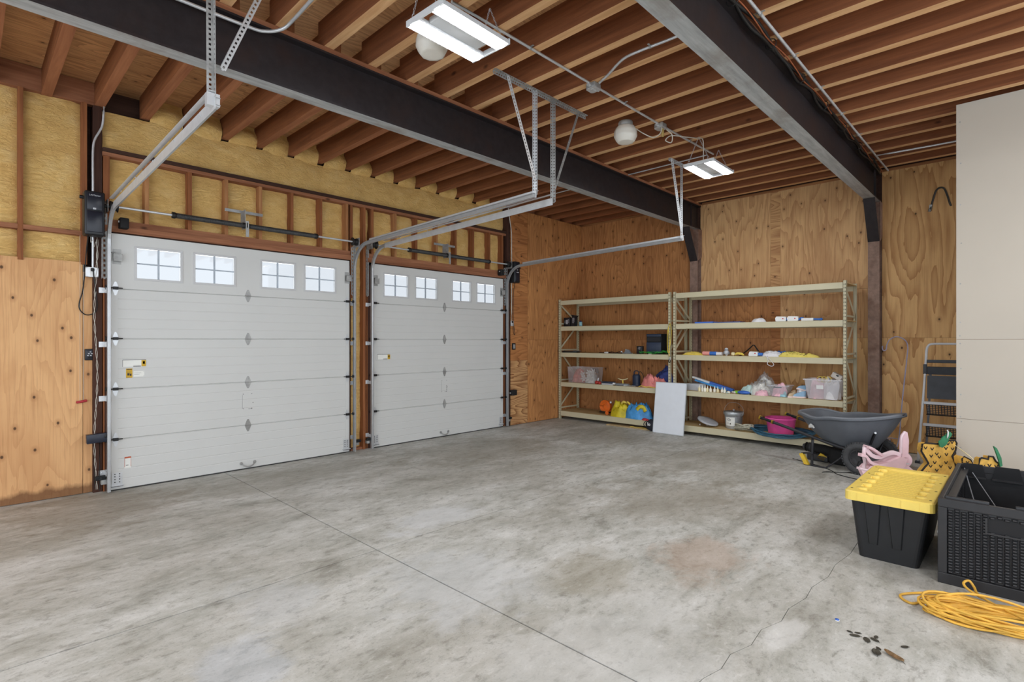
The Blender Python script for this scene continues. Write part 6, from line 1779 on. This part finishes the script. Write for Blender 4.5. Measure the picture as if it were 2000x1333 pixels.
lf = [bq(*p) for p in ((1823, 872), (1821, 862), (1826, 858), (1829, 853), (1834, 850), (1839, 845), (1843, 843), (1847, 847), (1845, 852), (1841, 856), (1839, 863), (1835, 869), (1828, 874))]
pb = pine_bag('yellow pineapple-print bag with a broad green leaf, between the tote and the ladder', (6.92, 0.63, 0.0), R(-46), o1, mk, 0.06, [lf])
MB().tube(smooth_path([Vector((bq(1836, 855)[0], -0.045, bq(1836, 855)[1])), Vector((bq(1837, 845)[0], -0.047, bq(1837, 845)[1])), Vector((bq(1836, 839)[0], -0.045, bq(1836, 839)[1]))], 4), 0.006, 6).build('leaf_stem', 'white', pb)
MB().prism([bq(*p) for p in ((1846, 890), (1850, 886), (1862, 892), (1866, 899), (1856, 908), (1847, 902))], (0, -0.16, 0), (1, 0, 0), (0, 0, 1), (0, 1, 0), 0.10).build('side_pocket', 'pineapple', pb, bevel=0.012)
MB().tube([Vector((bq(a, b)[0], -0.158, bq(a, b)[1])) for a, b in ((1846, 890), (1850, 886), (1862, 892), (1866, 899), (1856, 908), (1847, 902))], 0.007, 6, True).build('piping', 'piping_black', pb)
m = MB(); vmark(m, Vector((bq(1856, 897)[0], -0.162, bq(1856, 897)[1])), Vector((1, 0, 0)), Vector((0, -1, 0)), 0.014); tag(m.build('printed_marks', 'piping_black', pb), kind='stuff')
MB().tube(smooth_path([Vector((bq(1855, 870)[0], -0.02, bq(1855, 870)[1])), Vector((bq(1862, 888)[0], -0.17, bq(1862, 888)[1])), Vector((bq(1868, 905)[0], -0.22, bq(1868, 905)[1]))], 5), 0.005, 6).build('drawstring', 'bottle_cream', pb)
def bq2(px_, py_): return ((px_ - 1903) * 0.0049, (985 - py_) * 0.0049)
o2 = [bq2(*p) for p in ((1882, 905), (1886, 888), (1890, 886), (1902, 889), (1903, 883), (1911, 884), (1916, 893), (1922, 897), (1924, 912), (1922, 984), (1886, 984))]
mk2 = [bq2(*p) for p in ((1904, 901), (1917, 903), (1892, 903), (1898, 912), (1910, 914))]
lf2 = [bq2(*p) for p in ((1919, 902), (1916, 890), (1912, 878), (1906, 862), (1912, 866), (1916, 874), (1921, 885), (1923, 900))]
pine_bag('yellow pineapple-print bag with a thin leaf, between the black deck box and the drywall', (6.72, 0.25, 0.0), R(-46), o2, mk2, 0.06, [lf2])

# ---- black tote with a yellow lid
tt = thing('storage_tote', 'black plastic tote with a bright yellow lid', 'tote', (5.06, 0.70, 0.0))
m = MB()
bx0, bx1, by0, by1 = -0.455, 0.44, -0.165, 0.19      # foot
tx0, tx1, ty0, ty1 = -0.50, 0.50, -0.235, 0.235      # under the lid
def rr(x0, x1, y0, y1, r, z, n=4):
    out = []
    for cx, cy, a0 in ((x1 - r, y1 - r, 0), (x0 + r, y1 - r, PI / 2), (x0 + r, y0 + r, PI), (x1 - r, y0 + r, 1.5 * PI)):
        for k in range(n + 1):
            a = a0 + PI / 2 * k / n
            out.append(Vector((cx + r * math.cos(a), cy + r * math.sin(a), z)))
    return out
A, B = rr(bx0, bx1, by0, by1, 0.035, 0.0), rr(tx0, tx1, ty0, ty1, 0.04, 0.43)
n = len(A)
m.add(A + B, [(i, (i + 1) % n, n + (i + 1) % n, n + i) for i in range(n)], False)
m.add(A, [tuple(range(n))[::-1]])
m.build('body', 'tote_black', tt)
# tapering ribs pressed out of the near end
for yc in (0.095, -0.045):
    rb = MB()
    def face_x(z): return bx0 + (tx0 - bx0) * z / 0.43
    for (ya, yb) in ((yc + 0.05, yc + 0.022),):
        top, low = 0.425, 0.115
        vs = [(face_x(top) - 0.020, yc + 0.046, top), (face_x(top) - 0.020, yc - 0.046, top), (face_x(low) - 0.012, yc - 0.022, low), (face_x(low) - 0.012, yc + 0.022, low),
              (face_x(top) + 0.004, yc + 0.054, top), (face_x(top) + 0.004, yc - 0.054, top), (face_x(low) + 0.004, yc - 0.030, low - 0.006), (face_x(low) + 0.004, yc + 0.030, low - 0.006)]
        rb.add(vs, [(0, 1, 2, 3), (0, 4, 5, 1), (1, 5, 6, 2), (2, 6, 7, 3), (3, 7, 4, 0)])
    rb.build('rib', 'tote_black', tt)
ld = MB()
R0 = [rr(-0.545, 0.545, -0.265, 0.265, 0.045, z) for z in (0.425, 0.485)]
R0 += [rr(-0.535, 0.535, -0.255, 0.255, 0.045, 0.492), rr(-0.47, 0.47, -0.195, 0.195, 0.03, 0.492), rr(-0.462, 0.462, -0.187, 0.187, 0.03, 0.474)]
vs = [p for r_ in R0 for p in r_]
for k in range(len(R0) - 1):
    ld.add(R0[k] + R0[k + 1], [(i, (i + 1) % n, n + (i + 1) % n, n + i) for i in range(n)])
ld.add(R0[-1], [tuple(range(n))])
ld.add(rr(-0.545, 0.545, -0.265, 0.265, 0.045, 0.425), [tuple(range(n))[::-1]])
lid = ld.build('lid', 'lid_yellow', tt, bevel=0.004)
for i in range(15):
    x = -0.42 + 0.84 * i / 14
    MB().box(x - 0.012, x + 0.012, -0.140, 0.140, 0.4735, 0.4760).build('lid_rib', 'lid_yellow', lid)
for sy in (-1, 1):
    for k in range(6):
        MB().lathe([(0.036, 0.470), (0.035, 0.490), (0.031, 0.4955), (0.0005, 0.4955)], (-0.40 + 0.16 * k, sy * 0.178, 0), 14).build('lid_boss', 'lid_yellow', lid)
for sy in (-1, 1):
    for k in range(4):
        MB().cyl((-0.45 + 0.30 * k, sy * 0.232, 0.4905), (-0.45 + 0.30 * k, sy * 0.232, 0.4928), 0.009, 8).build('lid_hole', 'slot', lid)
for yc in (0.13, -0.13):
    MB().box(-0.549, -0.543, yc - 0.05, yc + 0.05, 0.43, 0.482).build('lid_tab', 'lid_yellow', lid)

# ---- black wicker-look deck box without its lid
db = thing('deck_box', 'open black wicker-look plastic deck box at the right edge', 'deck box', (5.16, 0.065, 0.0))
LX, LY, HB = 0.70, 0.352, 0.555
def wall_basket(x, sgn, name):
    """end wall: frame, weave in real relief, handle recess"""
    m = MB()
    t0 = x; t1 = x + sgn * 0.03
    a, b = sorted((t0, t1))
    m.box(a, b, -LY, LY, 0.0, 0.07).box(a, b, -LY, LY, HB - 0.055, HB).box(a, b, -LY, -LY + 0.048, 0.07, HB - 0.055).box(a, b, LY - 0.048, LY, 0.07, HB - 0.055)
    a2, b2 = sorted((x + sgn * 0.014, x + sgn * 0.028))
    m.box(a2, b2, -LY + 0.048, LY - 0.048, 0.07, HB - 0.055)
    o = m.build(name, 'deckbox', db, bevel=0.004)
    return o
w0 = wall_basket(-LX, 1, 'end_wall')
wall_basket(LX, -1, 'end_wall')
wv = MB()
ny, nz = 18, 22
for i in range(ny):
    y = -LY + 0.064 + (2 * LY - 0.128) * i / (ny - 1)
    for j in range(nz):
        z = 0.082 + (HB - 0.160) * j / (nz - 1) + (0.0 if i % 2 else 0.0085)
        if abs(y - 0.0) < 0.118 and 0.385 < z < 0.475: continue
        if z > HB - 0.064: continue
        hw = (2 * LY - 0.128) / (ny - 1) * 0.46
        x0 = -LX + 0.014
        vs = [(x0, y - hw, z - 0.0088), (x0, y + hw, z - 0.0088), (x0, y + hw, z + 0.0088), (x0, y - hw, z + 0.0088),
              (x0 - 0.014, y - hw * 0.5, z - 0.001), (x0 - 0.014, y + hw * 0.5, z - 0.001), (x0 - 0.011, y + hw * 0.5, z + 0.006), (x0 - 0.011, y - hw * 0.5, z + 0.006)]
        wv.add(vs, [(4, 5, 6, 7), (0, 1, 5, 4), (1, 2, 6, 5), (2, 3, 7, 6), (3, 0, 4, 7)], False)
tag(wv.build('weave', 'deckbox', w0), kind='stuff')
hr = MB().box(-LX - 0.001, -LX + 0.013, -0.118, -0.108, 0.385, 0.475).box(-LX - 0.001, -LX + 0.013, 0.108, 0.118, 0.385, 0.475).box(-LX - 0.004, -LX + 0.013, -0.118, 0.118, 0.376, 0.386)
hr.build('handle_rim', 'deckbox', w0)
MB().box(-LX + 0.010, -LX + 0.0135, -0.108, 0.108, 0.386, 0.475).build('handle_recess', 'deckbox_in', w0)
for s_ in (-1, 1):
    m = MB()
    a, b = sorted((s_ * LY, s_ * (LY - 0.028)))
    m.box(-LX + 0.03, LX - 0.03, a, b, 0.0, HB)
    so = m.build('side_wall', 'deckbox', db, bevel=0.004)
    wv = MB()
    for i in range(30):
        x = -LX + 0.06 + (2 * LX - 0.12) * i / 29
        for j in range(18):
            z = 0.05 + 0.40 * j / 17 + (0.0 if i % 2 else 0.011)
            y0 = s_ * (LY - 0.028)
            wv.add([(x - 0.02, y0, z - 0.009), (x + 0.02, y0, z - 0.009), (x + 0.02, y0, z + 0.009), (x - 0.02, y0, z + 0.009), (x, y0 - s_ * 0.008, z)], [(0, 1, 4), (1, 2, 4), (2, 3, 4), (3, 0, 4)], True)
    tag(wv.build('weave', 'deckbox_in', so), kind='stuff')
    MB().box(-LX + 0.04, LX - 0.04, min(s_ * (LY - 0.03), s_ * (LY - 0.075)), max(s_ * (LY - 0.03), s_ * (LY - 0.075)), HB - 0.05, HB - 0.035).build('inner_ledge', 'deckbox', so)
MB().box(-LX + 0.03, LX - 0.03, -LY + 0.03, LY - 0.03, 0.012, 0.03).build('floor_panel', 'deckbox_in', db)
# rim lugs, inner far-wall recesses, lid stay cords
for y0, y1 in ((0.10, 0.315), (-0.20, -0.02)):
    MB().rbox(-LX + 0.030, -LX + 0.046, y0, y1, HB - 0.02, HB + 0.016, 0.004).build('rim_lug', 'deckbox', db)
for y0, y1 in ((0.17, 0.33), (-0.05, 0.13), (-0.30, -0.10)):
    MB().box(LX - 0.075, LX - 0.03, y0, y1, HB - 0.10, HB - 0.09).build('far_ledge', 'deckbox', db)
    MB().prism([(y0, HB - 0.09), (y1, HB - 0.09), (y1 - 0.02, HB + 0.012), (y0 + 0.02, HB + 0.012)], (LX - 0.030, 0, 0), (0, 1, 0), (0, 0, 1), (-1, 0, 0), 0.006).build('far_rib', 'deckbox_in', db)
MB().tube([(LX - 0.05, LY - 0.05, HB - 0.03), (0.1, LY - 0.16, 0.30), (-LX + 0.05, LY - 0.30, 0.06)], 0.004, 6).build('stay_cord', 'grey_rail', db)
MB().tube([(LX - 0.04, LY - 0.10, HB - 0.06), (0.25, 0.02, 0.20), (0.0, -0.05, 0.05)], 0.004, 6).build('stay_cord', 'grey_rail', db)
MB().tube([(LX - 0.04, -LY + 0.10, HB - 0.06), (0.35, -0.10, 0.2), (0.05, 0.0, 0.05)], 0.004, 6).build('stay_cord', 'grey_rail', db)
MB().cyl((-LX + 0.12, LY, 0.30), (-LX + 0.12, LY + 0.012, 0.30), 0.012, 10).build('latch_pin', 'galv', db)

# ---- extension cord in a loose long heap
t = thing('extension_cord', 'long yellow extension cord in a loose heap on the floor', 'extension cord', (4.03, 0.09, 0.0))
random.seed(12)
def loop_bundle(k, turns, rx, ry, zamp):
    pts = []
    n_ = turns * 16
    for i in range(n_ + 1):
        a = 2 * PI * i / 16
        s1 = noise.noise(Vector((i * 0.045, k * 3.3, 0))); s2 = noise.noise(Vector((i * 0.05, k * 5.1, 7))); s3 = noise.noise(Vector((i * 0.17, k, 2)))
        ex = rx * (0.80 + 0.5 * s1); ey = ry * (0.86 + 0.40 * s2)
        u = math.cos(a) * ey + 0.09 * s1; w = math.sin(a) * ex + 0.04 * s2
        pts.append((0.0 + 0.50 * u * 0.55 + w * 0.80, -u * 0.86 + 0.5 * w * 0.35, 0.008 + zamp * max(0, 0.42 + 1.1 * s3)))
    return pts
for k in range(4):
    MB().tube(smooth_path(loop_bundle(k, 8, 0.14 + 0.03 * k, 0.40, 0.05 + 0.014 * k), 2), 0.0072, 7).build('cord_loop', 'cord_yellow', t)
MB().tube(smooth_path([(0.28, 0.10, 0.02), (0.30, 0.17, 0.05), (0.33, 0.19, 0.07), (0.35, 0.165, 0.085), (0.34, 0.14, 0.055), (0.28, 0.12, 0.04), (0.16, 0.05, 0.05), (0.0, -0.1, 0.06), (-0.15, -0.25, 0.05)], 6), 0.0074, 7).build('cord_loop', 'cord_yellow', t)
MB().tube(smooth_path([(0.10, 0.33, 0.008), (-0.06, 0.40, 0.008), (0.02, 0.47, 0.008), (0.16, 0.36, 0.01), (0.26, 0.22, 0.01), (0.22, 0.05, 0.02)], 6), 0.0074, 7).build('cord_loop', 'cord_yellow', t)

# ---- litter on the slab
def leaf(label, x, y, l, w, rz, mat, cat='leaf', name='dry_leaf', h=0.01):
    t = thing(name, label, cat, (x, y, 0.0), rz)
    def fn(u, v):
        a = (u - 0.5) * 2; b = (v - 0.5) * 2
        return Vector((a * l / 2, b * w / 2 * math.sqrt(max(0.02, 1 - a * a)), 0.0015 + h * (0.4 * a * a + 0.6 * b * b)))
    MB().grid(9, 5, fn).build('blade', mat, t, solid=0.0015)
    MB().tube([(l / 2 * 0.8, 0, 0.003), (-l / 2 * 0.95, 0, 0.0035), (-l * 0.62, 0.005, 0.003)], 0.0012, 5).build('stalk', 'leaf_dark', t)
leaf('curled brown leaf on the floor near the bottom edge', 3.245, 0.475, 0.10, 0.035, R(60), 'leaf_brown', h=0.016)
leaf('dark wet leaf beside the curled brown leaf', 3.225, 0.545, 0.06, 0.04, R(20), 'leaf_dark')
LL = [(3.36, 0.69, 0.028, 'farthest left of the small dark leaf scraps'), (3.375, 0.655, 0.03, 'small dark leaf scrap second from the left of the scatter'), (3.335, 0.66, 0.05, 'widest dark leaf scrap at the left of the scatter'),
      (3.33, 0.605, 0.055, 'dark leaf scrap in the middle of the scatter'), (3.395, 0.575, 0.035, 'dark leaf scrap at the top right of the scatter'), (3.36, 0.575, 0.045, 'dark leaf scrap just below the top right one'),
      (3.28, 0.545, 0.03, 'small dark leaf scrap right above the wet leaf'), (3.39, 0.45, 0.04, 'dark leaf scrap farthest right, alone')]
for x, y, l, lab_ in LL:
    leaf(lab_, x, y, l, l * 0.55, random.uniform(0, 3), 'leaf_dark', 'leaf', 'leaf_scrap', 0.003)
t = thing('bottle_cap', 'tiny blue cap lying alone on the slab', 'cap', (3.45, 0.77, 0.0))
MB().lathe([(0.0005, 0.008), (0.010, 0.008), (0.011, 0.0)], n=14).build('cap', 'pouch_blue', t)
MB().lathe([(0.011, 0.0), (0.0125, 0.0), (0.0125, 0.003), (0.011, 0.004)], n=14).build('cap_ring', 'white', t)
